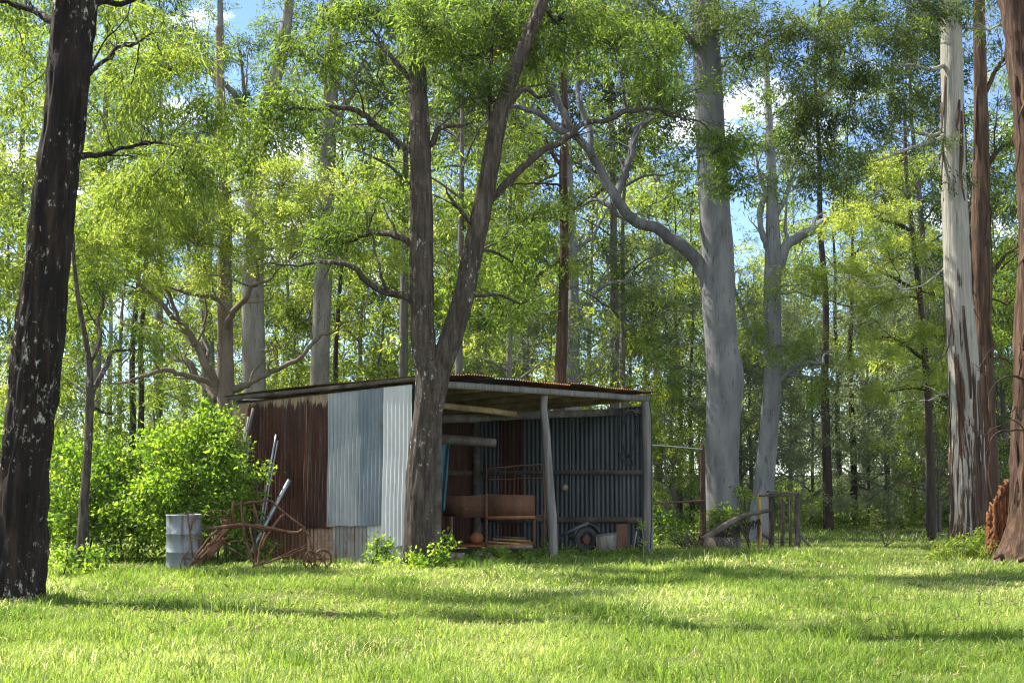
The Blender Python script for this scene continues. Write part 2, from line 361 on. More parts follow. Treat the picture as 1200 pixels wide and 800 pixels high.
def grass_blades(n, y0, y1, hmin, hmax, wid, seed, margin=1.15):
    g = np.random.default_rng(seed)
    u = g.random(n); y = np.sqrt(y0 ** 2 + u * (y1 ** 2 - y0 ** 2)); x = (g.random(n) - .5) * y * .72 * margin
    patch = vnoise(x * .38 + 3, y * .30 + 8)                        # metres-wide patches
    tuft = np.clip(vnoise(x * 2.1 + 9, y * 2.1) * .65 + vnoise(x * 4.7, y * 4.7 + 3) * .5 - .22, 0, 1)
    keep = (g.random(n) < .30 + 1.0 * tuft + .25 * patch) & ~in_shed(x, y)
    x, y, patch, tuft = x[keep], y[keep], patch[keep], tuft[keep]; m = len(x)
    z = gz(x, y) - .01
    h = .74 * (hmin + (hmax - hmin) * g.random(m) ** 1.8) * (.45 + 1.3 * tuft ** 1.4) * (.55 + .9 * patch)
    az = g.random(m) * 2 * math.pi; lean = np.abs(g.normal(.45, .38, m)) + .08
    dx = np.cos(az) * lean + .16; dy = np.sin(az) * lean - .06
    b = np.stack([x, y, z], -1)
    mid = b + np.stack([dx * h * .35, dy * h * .35, h * .62], -1)
    tip = b + np.stack([dx * h * 1.05, dy * h * 1.05, h * (1.0 - .28 * lean)], -1)
    pa = g.random(m) * math.pi; sd = np.stack([np.cos(pa), np.sin(pa), np.zeros(m)], -1)
    w = wid * (.5 + .9 * g.random(m))[:, None]
    V = np.stack([b - sd * w / 2, b + sd * w / 2, mid + sd * w * .42, mid - sd * w * .42, tip + sd * w * .06, tip - sd * w * .06], 1)
    base = np.arange(m)[:, None] * 6
    Q = np.stack([base + np.array((0, 1, 2, 3)), base + np.array((3, 2, 4, 5))], 1).reshape(-1, 4)
    dry = vnoise(x * .5 + 30, y * .5 + 4)
    col = np.clip(.34 + .38 * (g.random(m) - .3) + .55 * (vnoise(x * .8 + 50, y * .8) - .35) - .35 * (tuft - .3), 0, .92)
    col = np.where(g.random(m) < .04 + .30 * np.clip(dry - .44, 0, 1) * 2, .97, col)
    return V.reshape(-1, 3), Q, np.repeat(col, 6)
mb = MB()
for args in ((230000, 8.5, 14, .06, .21, .0062, 1), (240000, 14, 22, .06, .20, .0085, 2), (150000, 22, 34, .05, .18, .013, 3),
             (60000, 34, 56, .07, .22, .028, 4)):
    mb.add(*grass_blades(*args))
# taller seeding stalks
mb.add(*grass_blades(3000, 9, 32, .24, .44, .005, 5))
gt = np.random.default_rng(61)                     # ranker tussocks here and there
for k in range(90):
    ty = 9.5 + 20 * gt.random() ** 1.2; tx = (gt.random() - .5) * ty * .76; n = int(90 + 130 * gt.random()); rad = .10 + .22 * gt.random()
    if in_shed(np.array([tx]), np.array([ty]))[0]: continue
    bx = tx + gt.normal(0, rad, n); by = ty + gt.normal(0, rad, n); bz = gz(bx, by) - .01; hh = (.10 + .125 * gt.random(n)) * (.7 + .5 * gt.random())
    az = np.arctan2(by - ty, bx - tx) + gt.normal(0, .5, n); ln = .25 + .5 * gt.random(n); dx, dy = np.cos(az) * ln, np.sin(az) * ln
    b = np.stack([bx, by, bz], -1); md = b + np.stack([dx * hh * .35, dy * hh * .35, hh * .65], -1); tp_ = b + np.stack([dx * hh * 1.2, dy * hh * 1.2, hh * (1.0 - .3 * ln)], -1)
    pa = gt.random(n) * math.pi; sd = np.stack([np.cos(pa), np.sin(pa), np.zeros(n)], -1); w = .008 * (.6 + .7 * gt.random(n))[:, None]
    mb.add(np.stack([b - sd * w / 2, b + sd * w / 2, md + sd * w * .42, md - sd * w * .42, tp_ + sd * w * .06, tp_ - sd * w * .06], 1).reshape(-1, 3),
           np.stack([np.arange(n)[:, None] * 6 + np.array((0, 1, 2, 3)), np.arange(n)[:, None] * 6 + np.array((3, 2, 4, 5))], 1).reshape(-1, 4), np.repeat(np.clip(.12 + .4 * gt.random(n), 0, .92), 6))
tag(mb.build('grass', GRASS, attr=True), 'sunlit lime green unmown grass covering the clearing', 'grass', kind='stuff')

# fallen leaves and bark crumbs under the trees
g = np.random.default_rng(99); n = 15000; y = 9 + 27 * g.random(n) ** .8; x = (g.random(n) - .5) * y * .85
k = g.random(n) < np.clip((vnoise(x * .5 + 11, y * .5 + 5) - .45) * 2.2 + .5 * np.exp(-((x - .36 * y) / 1.6) ** 2), .05, 1); x, y = x[k], y[k]
mbl = MB(); m_ = len(x); c_ = np.column_stack([x, y, gz(x, y) + .03 + .05 * g.random(m_)]); az = g.random(m_) * 6.28
ax_ = np.column_stack([np.cos(az), np.sin(az), g.normal(0, .3, m_)]); sd_ = np.column_stack([-np.sin(az), np.cos(az), g.normal(0, .3, m_)]); L_ = (.04 + .07 * g.random(m_))[:, None]; w_ = (.005 + .010 * g.random(m_))[:, None]
mbl.add(np.stack([c_, c_ + ax_ * L_ * .5 + sd_ * w_, c_ + ax_ * L_, c_ + ax_ * L_ * .5 - sd_ * w_], 1).reshape(-1, 3), np.arange(m_)[:, None] * 4 + np.arange(4)[None], np.repeat(g.random(m_), 4))
tag(mbl.build('leaf_litter', leaf('dry_leaves', (.05, .03, .015), (.13, .085, .04), (.24, .18, .10), .2, .5, tint=(1, 1, 1)), attr=True), 'dry brown gum leaves scattered through the grass', 'leaf litter', kind='stuff')

# ------------------------------------------------------------------ the shed
def v3(p, z): return np.array((p[0], p[1], z))
EL = (PL - PC) / np.linalg.norm(PL - PC); ER = (PR - PC) / np.linalg.norm(PR - PC)
LL = np.linalg.norm(PL - PC); LR = np.linalg.norm(PR - PC)
ZC, ZB = 2.93, 2.66      # wall-plate height at the open side and at the back
def on_line(px, A, B):   # parameter (m) along A->B where the pixel column px meets it
    k = (px - 600) / F_PX * CT; d = B - A
    return (k * A[1] - A[0]) / (d[0] - k * d[1]) * np.linalg.norm(d)

shed = thing('tin_shed', 'open fronted lean-to shed of rusty and grey corrugated iron under the trees', 'shed', v3((PC + PR + PL + PF) / 4, float(gz(0, 27))))

def corr(a, b, zb0, zt0, zb1, zt1, out, off=0., amp=.011, tilt=0., wob=0., pitch=.076, rag=0., seed=0):
    """a corrugated sheet standing between plan points a and b; heights at both ends; out = plan normal"""
    L = np.linalg.norm(b - a); n = max(8, int(L / pitch * 8)); t = np.linspace(0, 1, n + 1); rows = 8
    s = t * L; wv = amp * np.cos(2 * math.pi * s / pitch)
    zb = zb0 + (zb1 - zb0) * t; zt = zt0 + (zt1 - zt0) * t
    if rag: zb = zb + rag * (vnoise(s * 5 + seed, s * 0) - .5)
    q = np.linspace(0, 1, rows)
    Z = zb[None] + (zt - zb)[None] * q[:, None]
    o = wv[None] + off + tilt * (1 - q[:, None]) + wob * (vnoise(np.broadcast_to(s[None] * 1.3 + seed, Z.shape), Z * 1.1) - .5)
    V = np.zeros((rows, n + 1, 3)); V[..., 0] = a[0] + (b - a)[0] * t[None] + out[0] * o; V[..., 1] = a[1] + (b - a)[1] * t[None] + out[1] * o; V[..., 2] = Z
    i = np.arange(rows - 1)[:, None] * (n + 1) + np.arange(n)[None]
    return V.reshape(-1, 3), np.stack([i, i + 1, i + n + 2, i + n + 1], -1).reshape(-1, 4)

NL = np.array((EL[1], -EL[0])); NL = NL if NL[1] < 0 else -NL      # outward normal of the closed left face
NR = np.array((ER[1], -ER[0]))                                     # outward normal of the open face
NR = NR if NR.dot(PC - PL) > 0 else -NR
def ztop(s): return ZC + (ZB - ZC) * s / LL
def sheet(px0, px1, ybot, mat, name='wall_sheet', top=None, off=0., tilt=0., wob=.045, seed=0, label=None, rag=.03, pitch=.076):
    s0, s1 = on_line(px0, PC, PL), on_line(px1, PC, PL)
    a, b = PC + EL * s0, PC + EL * s1
    def zat(p, y):
        return W(600, y, p[1])[2] if y is not None else float(gz(*p)) - .03
    zt = [ztop(s0) - .02, ztop(s1) - .02] if top is None else [zat(a, top), zat(b, top)]
    m = MB(); m.add(*corr(a, b, zat(a, ybot), zt[0], zat(b, ybot), zt[1], NL, off, .011, tilt, wob, pitch, rag, seed))
    o = m.build(name, mat, shed, smooth=True)
    if label: o['label'] = label
    return o
sheet(292, 272, None, M['rust_streak'], off=.002, seed=1, label='streaky rust and cream sheet at the shed corner')
sheet(359, 289, 622, M['rust_dark'], off=.016, seed=2, label='wide dark brown rusted sheet')
sheet(389.5, 357, 619, M['rust_dark'], off=.032, seed=3, label='narrow dark rusted sheet with pale flaking top')
sheet(360.5, 357.5, 622, M['rust_streak'], off=.036, seed=14, label='narrow pale flaking seam between the dark rusted sheets')
sheet(425, 386, 616, M['galv'], off=.050, seed=4, label='grey galvanised sheet beside the rust')
sheet(457, 422, 615, M['galv_mid'], off=.066, seed=5, label='mottled grey galvanised sheet')
sheet(486, 453, 638, M['galv_pale'], off=.082, tilt=.05, seed=6, label='pale loose galvanised sheet leaning out')
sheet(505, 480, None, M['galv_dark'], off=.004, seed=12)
sheet(368, 286, None, M['rust'], top=612, off=-.016, seed=7, label='low rusty sheet near the ground')
sheet(396, 360, None, M['rust_streak'], top=610, off=-.002, seed=8, label='low rust streaked cream sheet')
sheet(436, 392, None, M['galv_stain'], top=608, off=.013, seed=9, label='low grey sheet stained with rust')
sheet(482, 432, None, M['galv_pale'], top=606, off=.028, seed=10, label='low pale galvanised sheet')
# back wall (L-F) and far end wall (R-F): sheet by sheet, seen from inside
def side_wall(A, B, z0, z1, mats, out, seed):
    L = np.linalg.norm(B - A); n = len(mats)
    for k, mname in enumerate(mats):
        a = A + (B - A) * (k / n); b = A + (B - A) * min(1, (k + 1) / n + .012)
        m = MB(); zt = lambda q: z0 + (z1 - z0) * q
        m.add(*corr(a, b, float(gz(*a)) + .02, zt(k / n), float(gz(*b)) + .02, zt((k + 1) / n), out, .004 * (k % 2), .011, 0, .01, .10, .06, seed + k))
        m.build('wall_sheet', M[mname], shed, smooth=True)
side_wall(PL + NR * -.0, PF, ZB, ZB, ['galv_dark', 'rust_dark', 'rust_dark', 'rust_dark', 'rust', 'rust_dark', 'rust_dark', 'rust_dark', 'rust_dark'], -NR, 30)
side_wall(PF, PR, ZB - .15, ZC - .15, ['galv_shade', 'rust_dark', 'galv_shade', 'galv_shade', 'galv_shade', 'galv_shade', 'galv_shade'], -NL, 50)

# roof: corrugated sheets running from the open side down to the back, with overhang
OV = .16
def roof_sheet(r0, r1, mat, seed, lift):
    n = int((r1 - r0) / .076 * 6); t = np.linspace(r0, r1, n + 1); rows = 9; q = np.linspace(-OV, LL + OV, rows)
    Tt, Qq = np.meshgrid(t, q)
    Z = ZC + .13 + (ZB - ZC) * Qq / LL + .013 * np.cos(2 * math.pi * Tt / .076) + lift + .05 * (vnoise(Tt * .8 + seed, Qq * .9) - .5)
    V = np.stack([PC[0] + ER[0] * Tt + EL[0] * Qq, PC[1] + ER[1] * Tt + EL[1] * Qq, Z], -1)
    i = np.arange(rows - 1)[:, None] * (n + 1) + np.arange(n)[None]
    m = MB(); m.add(V.reshape(-1, 3), np.stack([i, i + 1, i + n + 2, i + n + 1], -1).reshape(-1, 4)); return m.build('roof_sheet', mat, shed, smooth=True)
edges = np.linspace(-.14, LR + .15, 10)
for k in range(9):
    roof_sheet(edges[k], edges[k + 1] + .05, M[['rust', 'rust', 'galv_dark', 'rust', 'rust_orange', 'rust', 'rust', 'rust_orange', 'rust'][k]], k * 3.1, .005 * (k % 2))
def Pz(r, l, z): p = PC + ER * r + EL * l; return np.array((p[0], p[1], z))
def rz(l, dz=0.): return ZC + (ZB - ZC) * l / LL + dz
def beam_part(name, a, b, w, h, mat, up=(0, 0, 1)):
    m = MB(); n = 9; P = np.linspace(a, b, n); d = (b - a) / np.linalg.norm(b - a); sd = np.cross(d, up); sd /= np.linalg.norm(sd); u = np.cross(sd, d)
    prof = [(-1, -1), (1, -1), (1, 1), (-1, 1)]; V = []
    for i, p in enumerate(P):
        jx, jz = .012 * (R.random() - .5), .012 * (R.random() - .5)
        for (sx, sz) in prof: V.append(p + sd * (sx * w / 2 + jx) + u * (sz * h / 2 + jz))
    Q = [(4 * i + k, 4 * i + (k + 1) % 4, 4 * i + 4 + (k + 1) % 4, 4 * i + 4 + k) for i in range(n - 1) for k in range(4)]
    m.add(V, Q); m.F += [[3, 2, 1, 0], [4 * n - 4, 4 * n - 3, 4 * n - 2, 4 * n - 1]]
    return m.build(name, mat, shed)
# header beam over the opening
beam_part('header_beam', Pz(-.05, 0.0, rz(0, -.03)), Pz(LR + .1, 0.0, rz(0, -.01)), .07, .11, M['post_wood'])
beam_part('wall_plate', Pz(-.02, LL - .05, rz(LL, -.02)), Pz(LR + .05, LL - .05, rz(LL, -.02)), .07, .14, M['old_wood'])
for r in (.25, 1.5, 2.75, 4.0, 5.3, 6.5):
    beam_part('rafter', Pz(r, .05, rz(0, -.02) - .0), Pz(r + .06, LL - .1, rz(LL, -.02)), .06, .14, M['beam_wood'])
for l in (.7, 1.55, 2.4, 3.2):
    beam_part('purlin', Pz(-.08, l, rz(l, .075)), Pz(LR + .08, l, rz(l, .075)), .075, .05, M['beam_wood'])
beam_part('tie_beam', Pz(.05, .5, 2.62), Pz(3.2, .5, 2.50), .07, .10, M['beam_wood'])
beam_part('tie_beam', Pz(.15, 1.5, 2.44), Pz(3.6, 1.6, 2.42), .08, .11, M['old_wood'])
beam_part('tie_beam', Pz(1.2, .9, 2.36), Pz(LR - .1, .5, 2.66), .07, .14, M['old_wood'])
# end wall rails
for z in (1.42, 2.58):
    beam_part('wall_rail', np.append(PF + (PR - PF) * .01 + NL * .05, z - .02), np.append(PF + (PR - PF) * .985 + NL * .05, z + (.07 if z > 2 else 0)), .05, .10, M['old_wood'])
beam_part('wall_rail', np.append(PF + (PR - PF) * .05 + NL * .05, .42), np.append(PF + (PR - PF) * .985 + NL * .05, .46), .05, .12, M['old_wood'])
beam_part('wall_rail', np.append(PL + (PF - PL) * .02 + NR * .05, 1.45), np.append(PL + (PF - PL) * .98 + NR * .05, 1.40), .05, .10, M['old_wood'])
# posts: rounded bush poles
def pole_part(pts, r, mat, name='post', parent=None, seed=0, seg=14):
    P = spline(np.array([(*p, rr) for p, rr in zip(pts, r)]), .12); m = MB(); m.tube(P[:, :3], P[:, 3], seg, .06, True, seed, .05); return m.build(name, mat, parent or shed, smooth=True)
pm = PC + ER * on_line(643, PC, PR); dm = pm[1]
pole_part([W(648, 655, dm), W(647, 610, dm), W(643, 560, dm), W(640, 510, dm), W(637, 480, dm), W(638, 463, dm)], [.085, .085, .083, .078, .07, .07], M['post_wood'], seed=3)
pole_part([W(760, 650, PR[1] - .1), W(759, 600, PR[1] - .1), W(759, 540, PR[1] - .1), W(757, 490, PR[1] - .1), W(757, 471, PR[1] - .1)], [.105, .10, .095, .09, .09], M['post_wood'], seed=5)
pole_part([v3(PC - NL * .12 - NR * .0 + ER * .05, -.1), v3(PC - NL * .12 + ER * .05, 2.86)], [.09, .08], M['old_wood'], seed=6)
pole_part([v3(PF + NR * .12 + NL * .12, -.3), v3(PF + NR * .12 + NL * .14, 2.6)], [.09, .08], M['old_wood'], seed=7)
pole_part([v3(PL + NR * .12 - NL * .10, -.1), v3(PL + NR * .12 - NL * .10, 2.6)], [.08, .07], M['old_wood'], seed=8)
# pole shelf jutting from the closed wall
pole_part([W(500, 513, 25.6), W(530, 515, 25.9), W(580, 519, 26.2)], [.095, .09, .085], M['old_wood'], 'wall_pole', seed=9)
# corner trim board on the left end and ridge capping line of the closed side
beam_part('barge_board', Pz(-.10, -.05, rz(0, .07)), Pz(-.10, LL + .1, rz(LL, .07)), .03, .07, M['old_wood'])

# ------------------------------------------------------------------ things in and around the shed
# oil drum
dp = onground(217, 22.25)
drum = thing('oil_drum', 'dented pale grey steel drum standing in grass beside the shrub', 'drum', dp)
prof = []
for z, r in ((0, .268), (.012, .278), (.03, .268), (.28, .266), (.29, .276), (.305, .276), (.315, .266), (.56, .266), (.57, .276), (.585, .276), (.595, .266), (.84, .268), (.855, .278), (.87, .276), (.872, .262), (.855, .26)):
    prof.append((dp[0], dp[1], dp[2] + z - .03, r))
prof = np.array(prof); m = MB(); m.tube(prof[:, :3], prof[:, 3], 40, .012, False); 
# tube tangents fail on tiny lips, so the rings are laid directly
m = MB(); a = np.arange(40) * 2 * math.pi / 40
V = np.stack([np.stack([p[0] + p[3] * np.cos(a) * (1 + .02 * np.sin(3 * a + p[2] * 4)), p[1] + p[3] * np.sin(a), np.full(40, p[2])], -1) for p in prof])
ii = np.arange(len(prof) - 1)[:, None] * 40; jj = np.arange(40)[None]; kk = (jj + 1) % 40
m.add(V.reshape(-1, 3), np.stack([ii + jj, ii + kk, ii + 40 + kk, ii + 40 + jj], -1).reshape(-1, 4)); m.build('shell', M['drum'], drum, smooth=True)
m = MB(); m.poly(V[-1], [list(range(40))]); m.build('lid', M['drum'], drum)
m = MB(); cpt = np.array((dp[0] + .15, dp[1] - .05, dp[2] + .828)); m.tube([cpt, cpt + (0, 0, .02)], [.03, .03], 12); m.build('bung', M['rust'], drum)

def rods(parent, specs, mat, name, jit=.006, seg=8):
    for P, r in specs:
        P = np.asarray(P, float); Q = spline(np.column_stack([P, np.full(len(P), r)]), .12); Q[1:-1, :3] += rng.normal(0, jit, (len(Q) - 2, 3))
        m = MB(); m.tube(Q[:, :3], Q[:, 3], seg, .08); m.build(name, mat, parent, smooth=True)
# rusty plough: points in the close-up of the photo
def pl(cx, cy, dd=0.): return W(190 + cx / 5.714, 560 + cy / 5.714, 21.6 + dd)
plo = thing('old_plough', 'rusty wheeled plough frame rotting in grass before the rusted shed wall', 'plough', onground(300, 21.6))
rods(plo, [([pl(295, 340), pl(430, 320), pl(560, 310), pl(700, 325), pl(820, 352), pl(912, 364), pl(960, 332)], 0.0236),
           ([pl(300, 350, .35), pl(430, 332, .4), pl(560, 322, .4), pl(700, 337, .35), pl(820, 358, .2), pl(905, 368, .05)], 0.0206)], M['rust'], 'main_beam')
rods(plo, [([pl(480, 185, .1), pl(600, 160), pl(720, 148), pl(760, 182), pl(830, 240), pl(955, 335)], 0.0176)], M['rust'], 'top_brace')
rods(plo, [([pl(478, 150, .1), pl(478, 300, .1)], 0.0221), ([pl(530, 150), pl(540, 290), pl(552, 420)], 0.0199), ([pl(610, 165, .2), pl(650, 310, .3)], 0.0162)], M['rust'], 'upright')
rods(plo, [([pl(820, 240), pl(745, 322, .1), pl(660, 480, .2)], 0.0191), ([pl(560, 420, .1), pl(600, 540, .1), pl(640, 625, .1)], 0.0191), ([pl(590, 330, .3), pl(640, 600, .3)], 0.0162), ([pl(690, 360, .2), pl(650, 480, .2), pl(640, 610, .1)], 0.0176)], M['rust'], 'leg')
rods(plo, [([pl(420, 340), pl(310, 450), pl(215, 560), pl(150, 618)], 0.0250), ([pl(440, 345, .3), pl(340, 455, .3), pl(240, 560, .3)], 0.0221), ([pl(380, 335, .15), pl(300, 420, .1), pl(180, 590, -.05)], 0.0162)], M['rust'], 'plough_beam')
rods(plo, [([pl(172, 235), pl(182, 350), pl(195, 450), pl(205, 530)], 0.0125), ([pl(190, 345), pl(205, 290), pl(240, 268), pl(275, 300)], 0.0089), ([pl(150, 240), pl(172, 232), pl(205, 236)], 0.0110)], M['rust'], 'lever')
rods(plo, [([pl(125, 615), pl(132, 540), pl(195, 545)], 0.0110), ([pl(132, 540), pl(190, 468)], 0.0089), ([pl(445, 462), pl(560, 530)], 0.0095), ([pl(425, 432), pl(590, 408)], 0.0102), ([pl(465, 375), pl(405, 420)], 0.0162), ([pl(195, 395), pl(290, 412)], 0.0074), ([pl(690, 545), pl(772, 428)], 0.0082), ([pl(560, 610), pl(620, 588), pl(690, 600)], 0.0147)], M['rust'], 'tie_rod')
rods(plo, [([pl(570, 615), pl(700, 562), pl(850, 515), pl(965, 462)], 0.0132), ([pl(640, 580, .15), pl(800, 522, .15), pl(965, 445, .1)], 0.0118), ([pl(950, 340), pl(985, 400), pl(1012, 480), pl(1070, 545)], 0.0162)], M['rust'], 'draw_bar')
rods(plo, [([pl(290, 240, .2), pl(310, 222, .2), pl(360, 214, .2), pl(420, 222, .2), pl(440, 240, .2), pl(400, 256, .0), pl(330, 258, 0), pl(290, 240, .2)], 0.0074)], M['rust'], 'seat_rim')
for (a, b, c, d) in (((300, 465, 0), (410, 395, .1), (425, 432, .1), (300, 560, 0)), ((215, 560, 0), (300, 470, .25), (330, 500, .25), (235, 600, 0)), ((390, 280, .1), (480, 275, .1), (520, 320, .2), (400, 335, .2))):
    q = [pl(*p) for p in (a, b, c, d)]; off = np.array((0.01, -.02, .012)); m = MB(); m.poly(np.array(q + [p + off for p in q]), [[3, 2, 1, 0], [4, 5, 6, 7], [0, 1, 5, 4], [1, 2, 6, 5], [2, 3, 7, 6], [3, 0, 4, 7]]); m.build('mouldboard', M['rust'], plo)
def spoked(center, rad, axis, parent, mat, tyre_r, tyre_mat, spokes, name='wheel', hub_r=.04, width=.05):
    axis = np.asarray(axis, float); axis /= np.linalg.norm(axis); u = np.cross(axis, (0, 0, 1)); u /= np.linalg.norm(u); v = np.cross(u, axis)
    m = MB(); hb = [center - axis * width, center + axis * width]; m.tube(hb, [hub_r, hub_r], 14)
    for k in range(spokes):
        a = 2 * math.pi * k / spokes; dd = u * math.cos(a) + v * math.sin(a); m.tube([center + dd * hub_r * .8, center + dd * rad], [.011, .009], 6)
    w = m.build(name, mat, parent, smooth=True)
    m = MB(); n = 40; ring = []
    sec = 10
    for k in range(n):
        a = 2 * math.pi * k / n; dd = u * math.cos(a) + v * math.sin(a)
        for j in range(sec):
            b = 2 * math.pi * j / sec; ring.append(center + dd * (rad + tyre_r * math.cos(b)) + axis * tyre_r * 1.15 * math.sin(b))
    i = np.arange(n)[:, None] * sec; i2 = (np.arange(n)[:, None] + 1) % n * sec; j = np.arange(sec)[None]; k = (j + 1) % sec
    m.add(ring, np.stack([i + j, i + k, i2 + k, i2 + j], -1).reshape(-1, 4)); rm = m.build('rim', tyre_mat, parent, smooth=True); rm.parent = w
    return w
spoked(pl(1075, 540, .05), .135, (.55, -1, 0), plo, M['rust'], .020, M['rust'], 6)
spoked(pl(988, 548, -.25), .13, (.9, -.55, 0), plo, M['rust'], .018, M['rust'], 6)

# poles and pipe leaning on the shed wall
def lean(name, label, cat, a, b, r, mat, group=None, seg=10):
    P = spline(np.array([a, (np.asarray(a) + b) / 2 + rng.normal(0, .01, 3), b]), .2); m = MB(); m.tube(P, np.full(len(P), r), seg)
    o = m.build(name, mat, None, smooth=True, org=np.asarray(a, float)); return tag(o, label, cat, group)
def wallp(px, py, off):       # point just outside the closed wall
    s = on_line(px, PC, PL); p = PC + EL * s + NL * off; q = W(px, py, p[1]); return np.array((p[0], p[1], q[2]))
lean('steel_pipe', 'thick blue grey pipe tilted against rusted wall behind the plough', 'pipe', wallp(320, 660, .75), wallp(346, 562, .16), .035, M['pipe'])
lean('steel_rod', 'pair-forming thin grey rod upright on rusted wall, the taller one', 'rod', wallp(321, 655, .5), wallp(328, 509, .12), .016, M['pipe'])
lean('steel_rod', 'shorter thin grey rod touching a taller one on rusted wall', 'rod', wallp(325, 655, .5), wallp(330, 516, .12), .013, M['pipe'])
for (x0, x1, y1, lb) in ((284, 300, 478, 'tallest'), (292, 295, 488, 'second tallest'), (297, 291, 500, 'straightest'), (287, 297, 512, 'shortest')):
    lean('wooden_pole', lb + ' grey pole of the bundle propped at the shed corner by the shrub', 'pole', wallp(x0, 650, .45), wallp(x1, y1, .10), .026, M['post_wood'])

# rusty steel bin on legs inside the open bay
DB = 26.0
def wb(cx, cy, dd=0.): return W(500 + cx / 4.286, 550 + cy / 4.286, DB + dd)
binp = thing('steel_trough', 'rusty sheet steel feed trough on angle iron legs inside the shed', 'trough', onground(573, DB))
def plate(parent, name, pts, th, mat):
    q = [np.asarray(p) for p in pts]; n = np.cross(q[1] - q[0], q[2] - q[0]); n = n / np.linalg.norm(n) * th
    m = MB(); k = len(q); m.poly(np.array([p - n / 2 for p in q] + [p + n / 2 for p in q]), [list(range(k))[::-1], list(range(k, 2 * k))] + [[i, (i + 1) % k, k + (i + 1) % k, k + i] for i in range(k)])
    return m.build(name, mat, parent)
plate(binp, 'front_panel', [wb(296, 122), wb(540, 132), wb(543, 232), wb(296, 240)], .012, M['rust'])
plate(binp, 'front_panel', [wb(75, 142, .08), wb(290, 126, .02), wb(290, 238, .02), wb(150, 242, .08)], .012, M['rust'])
plate(binp, 'back_panel', [wb(80, 132, .75), wb(540, 126, .75), wb(540, 232, .75), wb(80, 235, .75)], .012, M['rust'])
plate(binp, 'end_panel', [wb(543, 132, .02), wb(543, 127, .74), wb(543, 232, .74), wb(543, 232, .02)], .012, M['rust'])
plate(binp, 'end_panel', [wb(78, 142, .09), wb(78, 132, .74), wb(78, 235, .74), wb(78, 240, .09)], .012, M['rust'])
plate(binp, 'bottom_panel', [wb(80, 240, .09), wb(540, 236, .03), wb(540, 232, .73), wb(80, 236, .73)], .012, M['rust'])
for x, dd in ((300, -.02), (540, -.02), (125, .06), (540, .74), (100, .74)):
    m = MB(); m.beam(wb(x, 120 if x == 300 else 234, dd), np.array((*wb(x, 400, dd)[:2], float(gz(*wb(x, 400, dd)[:2])) - .05)), .05, .05, (0, 1, 0)); m.build('leg', M['rust'], binp)
m = MB(); m.beam(wb(296, 242, -.03), wb(545, 238, -.03), .04, .05); m.build('rail', M['rust_orange'], binp)
plate(binp, 'shelf', [wb(310, 385, .0), wb(548, 378, .0), wb(540, 366, .7), wb(110, 366, .7), wb(120, 388, .08)], .03, M['rust_orange'])
m = MB(); m.beam(wb(312, 392, -.03), wb(548, 386, -.03), .03, .05); m.build('rail', M['post_wood'], binp)
# loose things on the shelf
q = wb(250, 345, .25); m = MB(); aa = np.linspace(0, math.pi, 9)
P = np.array([q + (0, 0, .115 * -math.cos(t)) for t in aa]); m.tube(P, np.maximum(.13 * np.sin(aa), .01), 14, .12); tag(m.build('rusty_float', M['rust_orange'], None, True, q), 'round orange rusted float lying on the trough shelf', 'float')
for k, (a, b, r, mt) in enumerate(((wb(330, 348, .15), wb(520, 358, .25), .035, 'beam_wood'), (wb(310, 362, .1), wb(470, 372, .1), .025, 'yellow_wood'), (wb(340, 335, .4), wb(500, 345, .45), .03, 'old_wood'))):
    m = MB(); m.beam(a, b, .09, r); tag(m.build('timber_offcut', M[mt], None, org=a), ['brown timber offcut lying on the trough shelf behind the yellow one', 'yellowish timber offcut at the shelf front edge', 'dark grey timber offcut at the back of the trough shelf'][k], 'timber')
# rusted bed frame leaning behind
bed = thing('bed_frame', 'thin rusty tubular bed end leaning behind the trough', 'bed frame', onground(604, 27.4))
rods(bed, [([W(570, 652, 27.2), W(570, 600, 27.3), W(570, 541, 27.4)], .02), ([W(637, 650, 27.2), W(638, 600, 27.3), W(637, 543, 27.4)], .024)], M['rust'], 'leg')
rods(bed, [([W(570, 549, 27.4), W(604, 546, 27.4), W(637, 544, 27.4)], .018), ([W(570, 562, 27.38), W(637, 560, 27.38)], .012), ([W(570, 606, 27.3), W(637, 604, 27.3)], .018)], M['rust'], 'rail')
rods(bed, [([W(x, 549, 27.4), W(x, 606, 27.3)], .007) for x in (581, 592, 603, 614, 626)], M['rust'], 'bar')
# blue tarp hanging in the corner
m = MB(); nu, nv = 16, 18; V = []
for j in range(nv):
    for i in range(nu):
        u, v = i / (nu - 1), j / (nv - 1); p = W(506 + u * (21 - 6 * v), 520 + v * 78, 24.9 + .3 * u + .06 * math.sin(u * 17 + v * 2) ); V.append(p)
i = np.arange(nv - 1)[:, None] * nu + np.arange(nu - 1)[None]; m.add(V, np.stack([i, i + 1, i + nu + 1, i + nu], -1).reshape(-1, 4))
o = m.build('tarpaulin', M['tarp'], None, True, W(515, 522, 25)); sm_ = o.modifiers.new('thick', 'SOLIDIFY'); sm_.thickness = .01
tag(o, 'blue green tarpaulin hanging inside the shed by the forked tree', 'tarpaulin')
